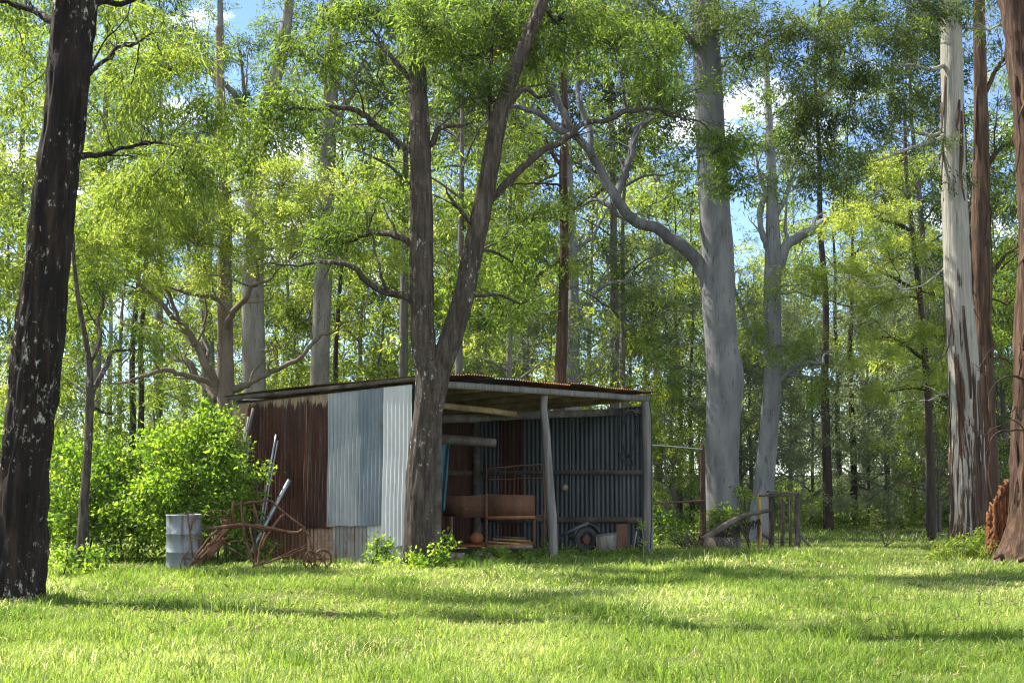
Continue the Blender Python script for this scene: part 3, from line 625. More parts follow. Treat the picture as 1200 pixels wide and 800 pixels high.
# old tyre with mudguard, and galvanised tub
tr = thing('trailer_axle', 'old trailer wheel with bent mudguard and drawbar half buried in grass inside the shed', 'trailer', onground(685, 27.0))
wc = W(686, 632, 27.0)
spoked(wc, .19, (.5, -1, .0), tr, M['rust'], .065, M['rubber'], 5, hub_r=.075, width=.06)
m = MB(); ax = np.array((.447, -.894, 0)); u = np.cross(ax, (0, 0, 1)); vv = np.array((0, 0, 1.)); V = []
for k in range(15):
    a = math.radians(20 + 140 * k / 14)
    for e in (-.11, .11): V.append(wc + (u * math.cos(a) + vv * math.sin(a)) * .30 + ax * e)
m.add(V, [(2 * k, 2 * k + 1, 2 * k + 3, 2 * k + 2) for k in range(14)]); o = m.build('mudguard', M['galv_dark'], tr, True); o.modifiers.new('thick', 'SOLIDIFY').thickness = .01
m = MB(); m.beam(W(655, 628, 26.9), W(690, 612, 26.9), .10, .05); m.build('drawbar', M['galv_dark'], tr)
m = MB(); m.tube([wc - ax * .1 + (0, 0, 0), wc - ax * .6], [.04, .04], 10); m.build('axle', M['rust'], tr)
tub = thing('metal_tub', 'battered galvanised tub standing beside the trailer wheel', 'tub', onground(709, 26.9))
bp = [W(698, 628, 26.7), W(721, 625, 26.9), W(720, 650, 26.9), W(700, 652, 26.7)]
bq = [p + np.array((.06, .38, 0)) for p in bp]
m = MB(); m.poly(np.array(bp + bq), [[3, 2, 1, 0], [4, 5, 6, 7], [1, 2, 6, 5], [2, 3, 7, 6], [3, 0, 4, 7]]); m.build('body', M['galv_stain'], tub)
m = MB(); lip = [bp[0], bp[1], bq[1], bq[0], bp[0]]
for a, b in zip(lip[:-1], lip[1:]): m.tube([a, b], [.014, .014], 8)
m.build('lip', M['galv_dark'], tub)
for px, lb in ((532, 'weathered grey block half hidden by weeds under the trough'), (566, 'bluish grey block in front of the trough leg')):
    c = onground(px, 25.3 + (px - 532) * .01); m = MB(); bx = [c + np.array((x, y, z)) for z in (-.05, .13) for (x, y) in ((-.2, -.1), (.19, -.11), (.2, .1), (-.19, .11))]
    m.poly(np.array(bx) + rng.normal(0, .008, (8, 3)), [[3, 2, 1, 0], [4, 5, 6, 7], [0, 1, 5, 4], [1, 2, 6, 5], [2, 3, 7, 6], [3, 0, 4, 7]]); tag(m.build('concrete_block', M['galv_stain'], None, org=c), lb, 'block')
# rust panel leaning low on the end wall, hose loops, wall float
a = W(726, 622, 28.2); o = None
m = MB(); m.add(*corr(W(724, 640, 28.1)[:2], W(736, 640, 28.3)[:2], -.35, .42, -.35, .42, np.array((-.5, -.86)), 0, .011)); tag(m.build('roof_iron_offcut', M['rust'], None, True, W(730, 640, 28.2)), 'short rusty corrugated offcut standing low against the shed end wall', 'iron offcut')
lean('steel_bar', 'pale grey bar leaning low against the right shed post', 'bar', W(741, 650, 28.2), W(746, 622, 28.3), .018, M['post_wood'])
def wallr(px, py, off=.06):
    s = on_line(px, PF, PR); p = PF + (PR - PF) / np.linalg.norm(PR - PF) * s + NL * off; q = W(px, py, p[1]); return np.array((p[0], p[1], q[2]))
hs = [wallr(730, 480, .1), wallr(727, 500, .12), wallr(727, 522, .14), wallr(733, 538, .14), wallr(743, 546, .13), wallr(744, 541, .1), wallr(735, 530, .1), wallr(731, 510, .1), wallr(735, 490, .1), wallr(744, 482, .1), wallr(751, 494, .12), wallr(747, 520, .15), wallr(739, 536, .15)]
Q = spline(np.array(hs), .08); m = MB(); m.tube(Q, np.full(len(Q), .016), 8); tag(m.build('rubber_hose', M['rubber'], None, True, hs[0]), 'black hose hung in loops high on the shed end wall', 'hose')
q = wallr(664.5, 571, .12); m = MB(); aa = np.linspace(.05, math.pi - .05, 9); m.tube(np.array([q + (0, 0, -.075 * math.cos(t)) for t in aa]), .075 * np.sin(aa), 14); tag(m.build('round_float', M['bone'], None, True, q), 'small pale round ball hanging on the shed end wall', 'float')
Q = spline(np.array([W(761, 470, 28.7), W(764, 500, 28.7), W(763, 560, 28.75), W(764, 600, 28.7), W(762, 646, 28.75)]), .15); m = MB(); m.tube(Q, np.full(len(Q), .012), 6); tag(m.build('black_pipe', M['rubber'], None, True, Q[0]), 'thin black pipe running down the right shed post', 'pipe')

# gate, gate post, wire
gate = thing('farm_gate', 'low bent tube gate between the shed post and the big pale gum', 'gate', onground(790, 29.8))
rods(gate, [([W(757, 648, 29.2), W(757, 600, 29.2), W(758, 592, 29.2), W(764, 590, 29.25), W(795, 588, 29.8), W(826, 586, 30.4)], .022)], M['rust'], 'frame', .002)
rods(gate, [([W(768, 643, 29.3), W(798, 642, 29.8), W(825, 640, 30.4)], .014)], M['rust'], 'rail', .002)
rods(gate, [([W(x, 589, 29.2 + (x - 757) * .0174), W(x, 642, 29.2 + (x - 757) * .0174)], .004) for x in (774, 790, 806)] + [([W(758, y, 29.2), W(826, y - 3, 30.4)], .004) for y in (604, 618, 631)], M['galv_dark'], 'mesh_wire', .002, 5)
pole = MB(); P = spline(np.array([(*W(824, 646, 30.5), .065), (*W(824, 590, 30.5), .06), (*W(823, 520, 30.5), .05)]), .15); pole.tube(P[:, :3], P[:, 3], 10, .05, True, 2, .06)
tag(pole.build('gate_post', M['red_bark'], None, True, onground(824, 30.5)), 'slim reddish split post leaning beside the big pale gum', 'post')
Q = spline(np.array([W(760, 521, 28.9), W(790, 523, 29.6), W(823, 526, 30.4)]), .2); m = MB(); m.tube(Q, np.full(len(Q), .010), 6); tag(m.build('fence_wire', M['galv_pale'], None, True, Q[0]), 'single pale wire stretched from shed post to slim reddish post', 'wire')

# timber yard frame to the right of the gum
def yf(cx, cy, dd=0.): return W(740 + cx / 4.615, 530 + cy / 4.615, 31.0 + dd)
yard = thing('timber_bail', 'weathered post and rail stock bail standing in the clearing', 'bail', onground(912, 31.0))
def yp(x, y0, y1, r, mt, dd=0.):
    b = yf(x, y1, dd); b[2] = float(gz(b[0], b[1])) - .1; P = spline(np.array([(*b, r), (*((b + yf(x, y0, dd)) / 2 + (.01, 0, 0)), r), (*yf(x, y0, dd), r * .85)]), .12); m = MB(); m.tube(P[:, :3], P[:, 3], 10, .07, True, x, .06); m.build('post', M[mt], yard, True)
yp(692, 222, 512, .045, 'yellow_wood'); yp(755, 222, 505, .06, 'thin_bark', .1); yp(815, 230, 500, .045, 'old_wood', .6); yp(895, 215, 508, .065, 'old_wood', .2); yp(858, 240, 480, .03, 'old_wood', 1.2)
for a, b, w, h, mt in ((yf(735, 212, -.08), yf(908, 224, .1), .07, .045, 'old_wood'), (yf(690, 232, -.05), yf(905, 236, .1), .045, .045, 'old_wood'), (yf(690, 432, 0), yf(760, 470, .1), .05, .06, 'old_wood')):
    m = MB(); m.beam(a, b, w, h); m.build('rail', M[mt], yard)
m = MB(); m.tube([yf(895, 420, .2), yf(968, 512, .0)], [.03, .03], 8); m.build('brace', M['old_wood'], yard)
m = MB(); m.beam(yf(690, 518, -.2), yf(1045, 522, -.1), .16, .05); tag(m.build('shadow_strip', M['old_wood'], None, org=yf(690, 518)), 'grey strip laid in grass for the shadow at the foot of the stock bail', 'shadow strip')  # flat strip added where the bail's shadow lies on the grass
P = spline(np.array([(*yf(385, 475, -1.2), .07), (*yf(500, 400, -1.0), .068), (*yf(600, 345, -.7), .055), (*yf(745, 312, -.12), .04)]), .12); m = MB(); m.tube(P[:, :3], P[:, 3], 12, .08, True, 5, .06)
tag(m.build('fallen_branch', M['old_wood'], None, True, yf(500, 400)), 'thick dead branch propped on the stock bail', 'branch')
lg = thing('short_log', 'short cut log with pale sawn end lying before the pale gum', 'log', yf(480, 520, -.9))
P = spline(np.array([(*yf(422, 500, -1.7), .165), (*yf(535, 500, -1.2), .16)]), .1); m = MB(); m.tube(P[:, :3], P[:, 3], 16, .05, False, 8, .05); m.build('bark', M['grey_bark'], lg, True)
T = P[1, :3] - P[0, :3]; T /= np.linalg.norm(T)
for a, b, q in ((P[0, :3] - T * .003, P[0, :3] + T * .02, .162), (P[-1, :3] - T * .02, P[-1, :3] + T * .003, .157)):
    m = MB(); m.tube([a, b], [q, q], 16); m.build('cut_end', M['log_end'], lg)
# split stump at the right
stp = thing('split_stump', 'jagged orange brown split stump standing beside the red trunk', 'stump', onground(1175, 24.5))
ol = np.array([(1159, 596), (1162, 586), (1165, 580), (1168, 573), (1172, 566), (1176, 560), (1181, 555), (1185, 557), (1190, 563), (1195, 566)], float)
nxs, nzs = 72, 18; V = []
for k in range(nxs):
    px = 1159 + 36 * k / (nxs - 1); topy = np.interp(px, ol[:, 0], ol[:, 1]) + 11 * float(vnoise(k * .40, 3.3)) + 7 * R.random()
    for q in range(nzs):
        f = q / (nzs - 1); inset = 1.0 - .10 * math.sin(f * 2.5) ; p = W(1176 + (px - 1176) * inset, 650 + (topy - 650) * f, 24.5)
        p[1] += .05 * (float(vnoise(k * .8, f * .9)) - .5) + .03 * R.random() + .10 * ((px - 1176) / 18) ** 2; V.append(p)
V = np.array(V); kk = np.arange(nxs - 1)[:, None] * nzs + np.arange(nzs - 1)[None]
m = MB(); m.add(V, np.stack([kk, kk + nzs, kk + nzs + 1, kk + 1], -1).reshape(-1, 4)); o = m.build('slab', M['split_wood'], stp); sm_ = o.modifiers.new('thick', 'SOLIDIFY'); sm_.thickness = .10; sm_.offset = 0
m = MB(); m.tube([W(1182, 654, 24.7), W(1182, 640, 24.7)], [.30, .22], 14, .12, True, 4, .12); m.build('root', M['red_bark'], stp, True)

# ------------------------------------------------------------------ foliage engine
def leaf_quads(c, ax, L, Wd, g):
    n = len(c); ax = ax / (np.linalg.norm(ax, axis=1)[:, None] + 1e-9)
    rv = g.normal(size=(n, 3)); s = np.cross(ax, rv); s /= np.linalg.norm(s, axis=1)[:, None] + 1e-9; nn = np.cross(s, ax)
    L = L[:, None]; w = Wd[:, None]
    m_ = c + ax * L * .42
    V = np.stack([c, m_ + s * w / 2 + nn * w * .18, c + ax * L - nn * L * .06, m_ - s * w / 2 + nn * w * .18], 1)
    return V.reshape(-1, 3), (np.arange(n)[:, None] * 4 + np.arange(4)[None])
ST_ = {  # leaf length, width, droop, spray size, leaves per spray
    'gum':  dict(L=.125, W=.023, droop=.7, sr=.26, per=62),
    'fine': dict(L=.10, W=.020, droop=.2, sr=.24, per=72),
    'weep': dict(L=.125, W=.018, droop=1.1, sr=.28, per=72),
    'far':  dict(L=.22, W=.046, droop=.55, sr=.40, per=38),
    'broad': dict(L=.085, W=.045, droop=.3, sr=.22, per=34),
}
def sprays(mb, cen, out, style, g, scale=1.0, tone=None):
    """leafy sprays at cen (n,3) pointing along out (n,3)"""
    s = ST_[style]; n = len(cen)
    if not n: return
    per = s['per']; c = np.repeat(cen, per, 0); o = np.repeat(out / (np.linalg.norm(out, axis=1)[:, None] + 1e-9), per, 0); N = len(c)
    t = g.random(N)[:, None]; sr = s['sr'] * scale
    hang = np.array((0, 0, -1.0)) * s['droop']
    p = c + (o * .9 + hang * .55) * (t - .3) * sr * 1.5 + g.normal(0, 1, (N, 3)) * sr * (.42 - .15 * t)
    ax = o * .5 + hang * .8 + g.normal(0, .55, (N, 3))
    tn = np.repeat(g.random(n) if tone is None else tone, per)
    V, Q = leaf_quads(p, ax, s['L'] * scale ** .5 * (.6 + .7 * g.random(N)), s['W'] * scale ** .5 * (.7 + .6 * g.random(N)), g)
    mb.add(V, Q, np.repeat(np.clip(.55 * tn + .45 * g.random(N), 0, 1), 4))

def twig(mb, a, b, r0, r1, g, wob=.12, seg=5, up=.12):
    a = np.asarray(a, float); b = np.asarray(b, float); L = np.linalg.norm(b - a) + 1e-6
    n = max(4, min(10, int(L / .25) + 3)); t = np.linspace(0, 1, n)[:, None]
    P = a + (b - a) * t + np.array((0, 0, up * L)) * (np.sin(t * math.pi)) * .5
    wv = np.cumsum(g.normal(0, wob * L / n, (n, 3)), 0); wv -= t * wv[-1]; P = P + wv
    mb.tube(P, r0 + (r1 - r0) * t[:, 0] ** .8, seg, cap=False); return P

def clumps(tree_pts, specs, d0, style, wood, lv, g, dens=1.0, tr=.035):
    """specs: (px, py, rx_px, ry_px, depth offset, sprays). Twigs lead from the nearest limb point to every clump."""
    tp = np.asarray(tree_pts)
    for (px, py, rx, ry, dd, n) in specs:
        d = d0 + dd; c = W(px, py, d); R3 = np.array((rx * mpp(d), max(rx, ry) * mpp(d) * .9, ry * mpp(d))); n = int(n * dens)
        dist = np.linalg.norm(tp[:, :3] - c, axis=1) + np.maximum(0, tp[:, 2] - c[2]) * .7
        a = tp[np.argmin(dist)]; r0 = min(tr, max(.012, a[3] * .6))
        hub = c + np.array((0, 0, -.25 * R3[2]))
        twig(wood, a[:3], hub, r0, r0 * .55, g)
        k = max(2, n // 4)                       # twig tips, each carrying a knot of four or so sprays
        dr = g.normal(size=(k, 3)); dr /= np.linalg.norm(dr, axis=1)[:, None]; rad = (.25 + .75 * g.random(k) ** .6)[:, None]
        tips = c + dr * rad * R3
        for i in range(k): twig(wood, hub, tips[i], r0 * .5, .005, g, .12, 4)
        pk = np.arange(n) % k; sp_ = ST_[style]['sr'] * .66
        pts = tips[pk] + g.normal(0, 1, (n, 3)) * np.array((sp_, sp_, sp_ * .55))
        sprays(lv, pts, (pts - tips[pk]) * 1.4 + dr[pk] * R3 * .6, style, g, tone=np.clip(.5 + g.normal(0, .22, k), 0, 1)[pk])
def trunk_path(px_list, d, dd=None, sink=True):
    rows = []
    for i, t in enumerate(px_list):
        x, y, w = t[:3]; k = t[3] if len(t) > 3 else 0.0
        rows.append((*W(x, y, d + k), w * mpp(d + k) / 2))
    return np.array(rows)
def hero(name, label, d, trunk, limbs, bmat, clump_specs, style, lmat, seed, seg=22, ridge=.06, rough=.03, cat='tree', dens=1.5, nr=7, lead=None, step=.07, group=None, strips=0, lbark=None):
    g = np.random.default_rng(seed)
    tp = trunk_path(trunk, d); base = tp[0, :3].copy(); base[2] = float(gz(base[0], base[1]))
    tree = thing(name, label, cat, base, group)
    if tp[0, 2] > base[2] - .05:      # carry the trunk down to the soil, with a flare
        tp = np.vstack([[base[0], base[1], base[2] - .12, tp[0, 3] * 1.12], tp[1:] if abs(tp[0, 2] - base[2]) < .25 else tp])
    sp = spline(tp, step); m = MB(); m.tube(sp[:, :3], np.maximum(sp[:, 3], .01), seg, rough, True, seed, ridge, nr)
    skel = [sp[sp[:, 2] > base[2] + 1.5]]
    m.build('trunk', M[bmat], tree, True)
    for stem in (lead or []):
        q = spline(trunk_path(stem, d), step); m = MB(); m.tube(q[:, :3], np.maximum(q[:, 3], .008), max(10, seg - 4), rough, True, seed + 5, ridge, nr); m.build('stem', M[bmat], tree, True); skel.append(q)
    for k in range(strips):                          # ribbons of bark peeling off the trunk
        i = int(g.integers(len(sp) // 12, int(len(sp) * .62))); c = sp[i]; a = g.random() * 2 * math.pi; L = .6 + 1.5 * g.random(); w = .022 + .04 * g.random()
        rd = np.array((math.cos(a), math.sin(a), 0)); sdv = np.array((-math.sin(a), math.cos(a), 0)); V = []
        for q in range(7):
            f = q / 6; p = c[:3] + rd * (c[3] * .97 + .015 + .16 * f ** 2 * g.random()) + sdv * .05 * math.sin(f * 3 + k) + np.array((0, 0, -L * f)); ww = w * (.12 + 1.0 * math.sin(math.pi * (.12 + .80 * f)) * (.6 + .5 * g.random())) * .7
            V += [p - sdv * ww, p + sdv * ww]
        m = MB(); m.add(V, [(2 * q, 2 * q + 1, 2 * q + 3, 2 * q + 2) for q in range(6)]); o = m.build('bark_strip', M['red_bark'], tree, True); o.modifiers.new('thick', 'SOLIDIFY').thickness = .012
    wm = MB(); lm = MB()
    for lb in limbs:
        rows = trunk_path(lb, d); q = spline(rows, .12); q[:, 3] *= (.82 if name == 'many_limbed_gum' else 1.0) * (1 - .8 * np.linspace(0, 1, len(q)) ** 3); kk = np.linspace(0, 1, len(q)); ln_ = len(q) * .12
        wv = np.stack([vnoise(kk * ln_ * 2.2 + seed + 7 * ax, kk * 0 + lb[0][0] * .37) - .5 for ax in range(3)], 1) * .20; wv *= np.minimum(1, 5 * kk)[:, None]
        q[:, :3] += wv; q[2:-1, :3] += g.normal(0, .010, (max(0, len(q) - 3), 3))
        m = MB(); m.tube(q[:, :3], np.maximum(q[:, 3], .006), 10, rough, True, seed + 9, ridge * .5); m.build('limb', M[lbark or bmat], tree, True)
        skel.append(q)
        for i in range(max(4, len(q) // 5), len(q) - 2, max(5, len(q) // 6)):      # side branches
            dv = q[min(i + 2, len(q) - 1), :3] - q[i, :3]; dv /= np.linalg.norm(dv) + 1e-9; sdv = np.cross(dv, g.normal(size=3)); sdv /= np.linalg.norm(sdv) + 1e-9
            L = (.5 + .9 * g.random()) * min(1.3, .35 + q[i, 3] * 12); e = q[i, :3] + (dv * .7 + sdv * .6 + np.array((0, 0, .35))) * L
            B = twig(wm, q[i, :3], e, max(.008, q[i, 3] * .5), .006, g, .25, 6)
            for h in range(2): twig(wm, B[len(B) // 2 + h], B[len(B) // 2 + h] + g.normal(0, .28, 3) + (0, 0, .12), .007, .003, g, .2, 4)
        for i in range(len(q) // 3, len(q), 4):      # bare twigs along the limb
            if g.random() < .55:
                e = q[i, :3] + g.normal(0, .35, 3) + (0, 0, .25); twig(wm, q[i, :3], e, max(.006, q[i, 3] * .4), .004, g, .15, 4)
    clumps(np.vstack(skel), clump_specs, d, style, wm, lm, g, dens)
    if lm.n: lm.build('crown', [lmat, M[bmat]], tree, attr=True, wood=wm)
    return tree

# ------------------------------------------------------------------ the trees one can tell apart
hero('ironbark_tree', 'tall black barked tree spotted with white lichen, nearest the viewer in the grass', 16.5,
     [(20, 712, 66), (22, 690, 58), (25, 640, 55), (27, 580, 53), (34, 500, 53), (43, 420, 54), (51, 350, 50), (60, 270, 48), (67, 200, 46), (74, 150, 46), (82, 70, 48), (89, 0, 50), (104, -150, 46), (120, -400, 36), (130, -620, 24)],
     [[(80, 30, 14), (45, 22, 10, .3), (20, 12, 8, .5), (-30, -10, 5, .8)], [(100, 12, 16), (125, 5, 9, .3), (160, -2, 7, .6), (210, -5, 4, 1.0)],
      [(88, 184, 9), (120, 182, 6, .4), (150, 175, 5, .8), (185, 170, 4, 1.2), (215, 178, 3, 1.6)], [(92, 100, 8), (130, 60, 5, 1.0), (160, 40, 4, 1.8)]],
     'dark_bark', [(10, 12, 26, 16, 1, 10), (30, 55, 26, 26, 2.5, 12), (15, 110, 24, 30, 3, 14), (150, 20, 36, 18, 1.5, 14), (150, 110, 36, 34, 2.6, 24), (200, 75, 40, 34, 3.4, 26), (215, 195, 34, 26, 1.8, 22), (245, 150, 26, 36, 3.0, 20), (170, 215, 28, 20, 1.5, 14),
                    (210, -180, 120, 70, 3, 9)], 'weep', GREEN, 21, 64, .15, .03, nr=15)
hero('forked_tree', 'grey rough barked tree forking in two before the shed corner', 22.3,
     [(491, 668, 42), (491, 648, 37), (491, 610, 34), (493, 560, 33), (498, 505, 32), (505, 460, 35), (507, 436, 38), (506, 424, 33)],
     [[(488, 180, 10), (465, 166, 8), (440, 150, 8, -.2), (415, 135, 7, -.4), (380, 130, 6, -.6), (340, 133, 5, -.7), (300, 152, 4, -.8)],
      [(487, 356, 11), (465, 343, 9, -.1), (435, 336, 8, -.3), (410, 320, 7, -.4), (385, 312, 6, -.5), (345, 313, 4, -.6), (290, 318, 3, -.8)],
      [(488, 292, 9), (470, 278, 8), (445, 275, 7, .2), (420, 281, 6, .4), (398, 298, 5, .6), (380, 330, 4, .8)],
      [(500, 172, 8), (518, 156, 7), (540, 143, 6), (558, 138, 4)],
      [(574, 234, 10), (600, 206, 9), (640, 173, 8, .2), (690, 147, 7, .4), (740, 133, 7, .6), (790, 136, 5, .8), (830, 152, 4, 1.0), (860, 190, 3, 1.0)],
      [(592, 128, 10), (606, 108, 8), (625, 105, 6), (650, 112, 5, -.3)], [(580, 160, 6), (570, 90, 5, .3), (585, 30, 4, .5), (590, -20, 4, .6)],
      [(489, 100, 7), (450, 60, 5, .3), (420, 20, 4, .6)], [(560, 265, 6), (535, 235, 5, -.2), (520, 215, 4, -.4)]],
     'grey_bark', [(440, 15, 46, 24, .8, 30), (375, 60, 42, 26, .8, 22), (500, 30, 40, 30, -.6, 26), (560, 20, 46, 26, .6, 28), (650, 20, 60, 26, .6, 36), (720, 50, 50, 26, 1.2, 24), (620, 60, 36, 26, .8, 20),
                   (345, 120, 34, 22, -.6, 18), (300, 170, 38, 22, -.8, 20), (560, 110, 24, 22, -.2, 10), (540, 60, 34, 26, .4, 16), (790, 110, 40, 22, 1, 18), (835, 175, 40, 22, 1, 20), (770, 60, 46, 30, 1.2, 22), (870, 215, 30, 22, 1, 12),
                   (400, 270, 34, 26, .6, 18), (440, 235, 30, 26, .6, 12), (600, 300, 26, 30, .8, 10), (610, 350, 24, 24, .8, 8), (540, 310, 20, 40, .6, 10),
                   (520, -140, 180, 70, .5, 14), (680, -120, 140, 70, .8, 10), (400, -120, 120, 60, 0, 7)], 'gum', OLIVE, 22, 56, .12, .03, nr=16, dens=1.75,
     lead=[[(503, 450, 24), (498, 415, 28), (495, 380, 27), (494, 300, 27), (493, 200, 24), (490, 100, 21), (487, 0, 18), (484, -150, 14), (480, -330, 9)],
           [(510, 452, 24), (520, 420, 26), (531, 390, 25), (545, 340, 24), (558, 275, 23), (570, 220, 21), (582, 150, 20), (600, 90, 18), (620, 40, 16), (636, 0, 14), (665, -90, 11), (700, -250, 7)]])
hero('white_gum', 'massive smooth pale gum with one great curved limb, right of the shed', 31.0,
     [(846, 646, 46), (846, 615, 41), (846, 560, 39), (847, 490, 40), (850, 440, 44), (846, 405, 39), (842, 350, 39), (841, 300, 38), (836, 220, 36), (832, 150, 35), (829, 80, 33), (826, 0, 30), (822, -120, 26), (818, -300, 18)],
     [[(838, 345, 20), (818, 312, 17), (798, 288, 15.5), (773, 272, 14), (749, 262, 13.5), (729, 243, 13, -.2), (713, 213, 12, -.4), (694, 185, 11, -.6), (672, 160, 11, -.8), (640, 140, 9, -1), (600, 125, 8, -1.2), (560, 113, 7, -1.4), (520, 100, 6, -1.6), (480, 86, 4, -1.8)],
      [(722, 232, 10), (731, 199, 9, .3), (739, 176, 9, .5), (752, 154, 8, .8), (775, 140, 7, 1.1), (800, 128, 6, 1.4), (830, 110, 4, 1.8)],
      [(672, 160, 9, -.8), (655, 125, 8, -.9), (640, 100, 7, -1), (610, 76, 5, -1.2)], [(694, 185, 8, -.6), (684, 130, 7, -.3), (676, 80, 6, 0), (670, 30, 4, .2)],
      [(825, 60, 9), (780, 20, 7, -.5), (740, -20, 5, -1)], [(742, 262, 6, 0), (700, 235, 5, .5), (672, 245, 4, .8)]],
     'white_gum', [(600, 90, 40, 24, -1.2, 16), (520, 75, 40, 22, -1.6, 16), (680, 40, 46, 26, .2, 18), (640, 80, 30, 20, -1, 10), (835, 85, 40, 26, 1.8, 22), (740, 10, 50, 30, -.8, 26), (810, 30, 40, 30, 0, 24), (850, 20, 46, 26, -.8, 26), (880, 60, 30, 22, -.8, 12), (710, 190, 28, 18, .6, 8),
                   (840, -160, 220, 90, 0, 12)], 'gum', DEEP_OLIVE, 23, 28, .012, .03, dens=1.5, lbark='dusky_gum')
hero('leaning_gum', 'slender leaning pale gum behind the stock bail', 37.0,
     [(888, 634, 28), (893, 590, 25), (897, 550, 23), (903, 480, 21), (906, 420, 20), (905, 350, 20), (906, 310, 20), (905, 240, 14), (904, 190, 11), (900, 120, 8), (897, 40, 5)],
     [[(907, 325, 13), (924, 288, 12), (950, 266, 11), (985, 250, 9), (1020, 236, 6), (1050, 215, 4)], [(905, 300, 9), (893, 262, 7), (892, 210, 6), (885, 160, 4)], [(905, 260, 7), (925, 225, 6), (935, 180, 4)],
      [(903, 410, 8), (880, 380, 6), (862, 330, 5), (870, 320, 4)], [(905, 450, 8), (935, 430, 6), (960, 425, 5, .5), (975, 410, 4, 1)]],
     'blue_gum', [(930, 330, 34, 24, -1, 14), (890, 350, 24, 26, -1.2, 10), (955, 345, 30, 20, 0, 10), (880, 390, 28, 24, -1, 16), (930, 400, 34, 24, -1, 16), (960, 440, 30, 22, -1, 14), (895, 130, 34, 22, 0, 9), (940, 165, 34, 20, 0, 9), (1050, 205, 36, 24, 0, 12), (990, 235, 30, 16, 0, 7), (880, 180, 24, 22, 0, 6)], 'gum', GREEN, 24, 18, .012, .03, dens=1.2)
hero('shedding_gum', 'tall pale gum shedding strips of red brown bark', 30.5,
     [(1138, 640, 56), (1136, 610, 44), (1133, 545, 40), (1130, 450, 36), (1124, 350, 33), (1121, 280, 31), (1117, 200, 28), (1116, 120, 26), (1114, 0, 24), (1110, -150, 20), (1105, -320, 14)],
     [[(1110, 76, 6), (1080, 79, 4, -.5), (1050, 76, 3, -1), (1000, 72, 2, -1.5)], [(1110, 155, 5), (1060, 153, 3, -.4), (1030, 153, 2, -.6)], [(1112, 156, 6), (1075, 171, 4, -.6), (1040, 180, 3, -1), (1015, 192, 2, -1.2)], [(1112, 20, 8), (1060, -10, 6, -1), (990, -15, 4, -2)],
      [(1122, 300, 4), (1080, 330, 2.5, .5), (1040, 335, 2, .8), (1000, 338, 1.5, 1)], [(1128, 460, 4), (1090, 465, 2.5, .4), (1040, 475, 1.5, .8)]],
     'shedding_bark', [(1000, 60, 46, 34, -1.5, 36), (950, 40, 46, 30, -2, 32), (1050, 40, 44, 30, -1.2, 30), (965, 110, 44, 32, -1.5, 32), (1010, 130, 40, 26, -1.2, 20), (930, 90, 36, 30, -2, 20), (1060, 110, 32, 28, -1, 14), (950, 165, 40, 30, -1.3, 24), (985, 195, 34, 24, -1.2, 16), (900, 30, 40, 26, -2, 22), (1085, 15, 36, 22, -.6, 18), (1160, 30, 40, 26, 0, 16), (1090, 190, 26, 24, -.5, 8),
                       (1000, -140, 200, 80, -1, 12), (1150, -200, 180, 90, 0, 10)], 'gum', DEEP_OLIVE, 25, 32, .06, .03, nr=9, strips=34, dens=1.6)
hero('lime_leaved_gum', 'pale trunked gum with yellow green sprays just behind the shedding gum', 36.0,
     [(1092, 630, 10), (1090, 520, 9), (1085, 430, 8), (1078, 350, 7), (1070, 280, 6), (1062, 200, 5), (1060, 120, 4)],
     [[(1084, 420, 5), (1050, 400, 4), (1020, 395, 3)], [(1076, 340, 5), (1040, 320, 4), (1005, 318, 3)], [(1070, 270, 5), (1030, 255, 4), (990, 250, 3)]],
     'thin_bark', [(1000, 262, 40, 20, -1, 26), (1035, 245, 36, 22, 0, 24), (1045, 300, 40, 24, -.5, 28), (995, 325, 40, 20, -.5, 26), (1035, 350, 44, 20, 0, 24), (1060, 400, 40, 24, 0, 28), (1020, 410, 34, 18, -.5, 18), (1080, 450, 30, 24, 0, 16), (1040, 455, 36, 18, 0, 14), (1095, 340, 24, 30, 0, 14), (1060, 180, 40, 30, 0, 18), (985, 285, 26, 16, -1, 10)], 'fine', LIME, 26, 10, .02, .03)
hero('red_bark_tree', 'slim red brown barked tree close behind the shedding gum', 33.0,
     [(1160, 636, 38), (1157, 560, 27), (1153, 450, 24), (1150, 350, 22), (1149, 260, 21), (1150, 150, 17), (1148, 50, 15), (1146, -100, 12), (1144, -250, 8)],
     [[(1150, 200, 7), (1175, 175, 5), (1195, 160, 4)], [(1152, 330, 6), (1180, 300, 5), (1200, 280, 3)], [(1150, 120, 6), (1170, 80, 5), (1185, 40, 4)]],
     'red_bark', [(1180, 160, 24, 24, 0, 14), (1190, 290, 26, 30, .3, 16), (1180, 350, 20, 30, .5, 12), (1185, 60, 24, 30, 0, 14), (1165, 400, 16, 30, .5, 8), (1185, 420, 20, 30, 1, 10), (1230, 200, 50, 60, 0, 24), (1160, -180, 120, 70, 0, 7)], 'gum', OLIVE, 27, 24, .09, .03, nr=9, strips=14)
hero('red_ironbark', 'thick furrowed red brown trunk at the edge of the clearing beside the split stump', 24.0,
     [(1208, 668, 92), (1209, 640, 66), (1210, 600, 52), (1210, 540, 48), (1212, 450, 46), (1216, 350, 46), (1219, 250, 46), (1213, 150, 46), (1203, 60, 46), (1195, 0, 46), (1182, -150, 38), (1175, -350, 26)],
     [[(1200, 20, 12), (1230, -40, 9), (1280, -90, 6)], [(1212, 455, 5), (1190, 440, 3, -.4), (1170, 445, 2, -.6), (1160, 462, 1.6, -.7)], [(1210, 520, 5), (1190, 500, 3, -.4), (1168, 505, 2, -.7), (1158, 530, 1.5, -.8)]],
     'red_bark', [(1290, -100, 100, 60, 0, 7)], 'gum', OLIVE, 28, 44, .13, .03, nr=12, strips=26)
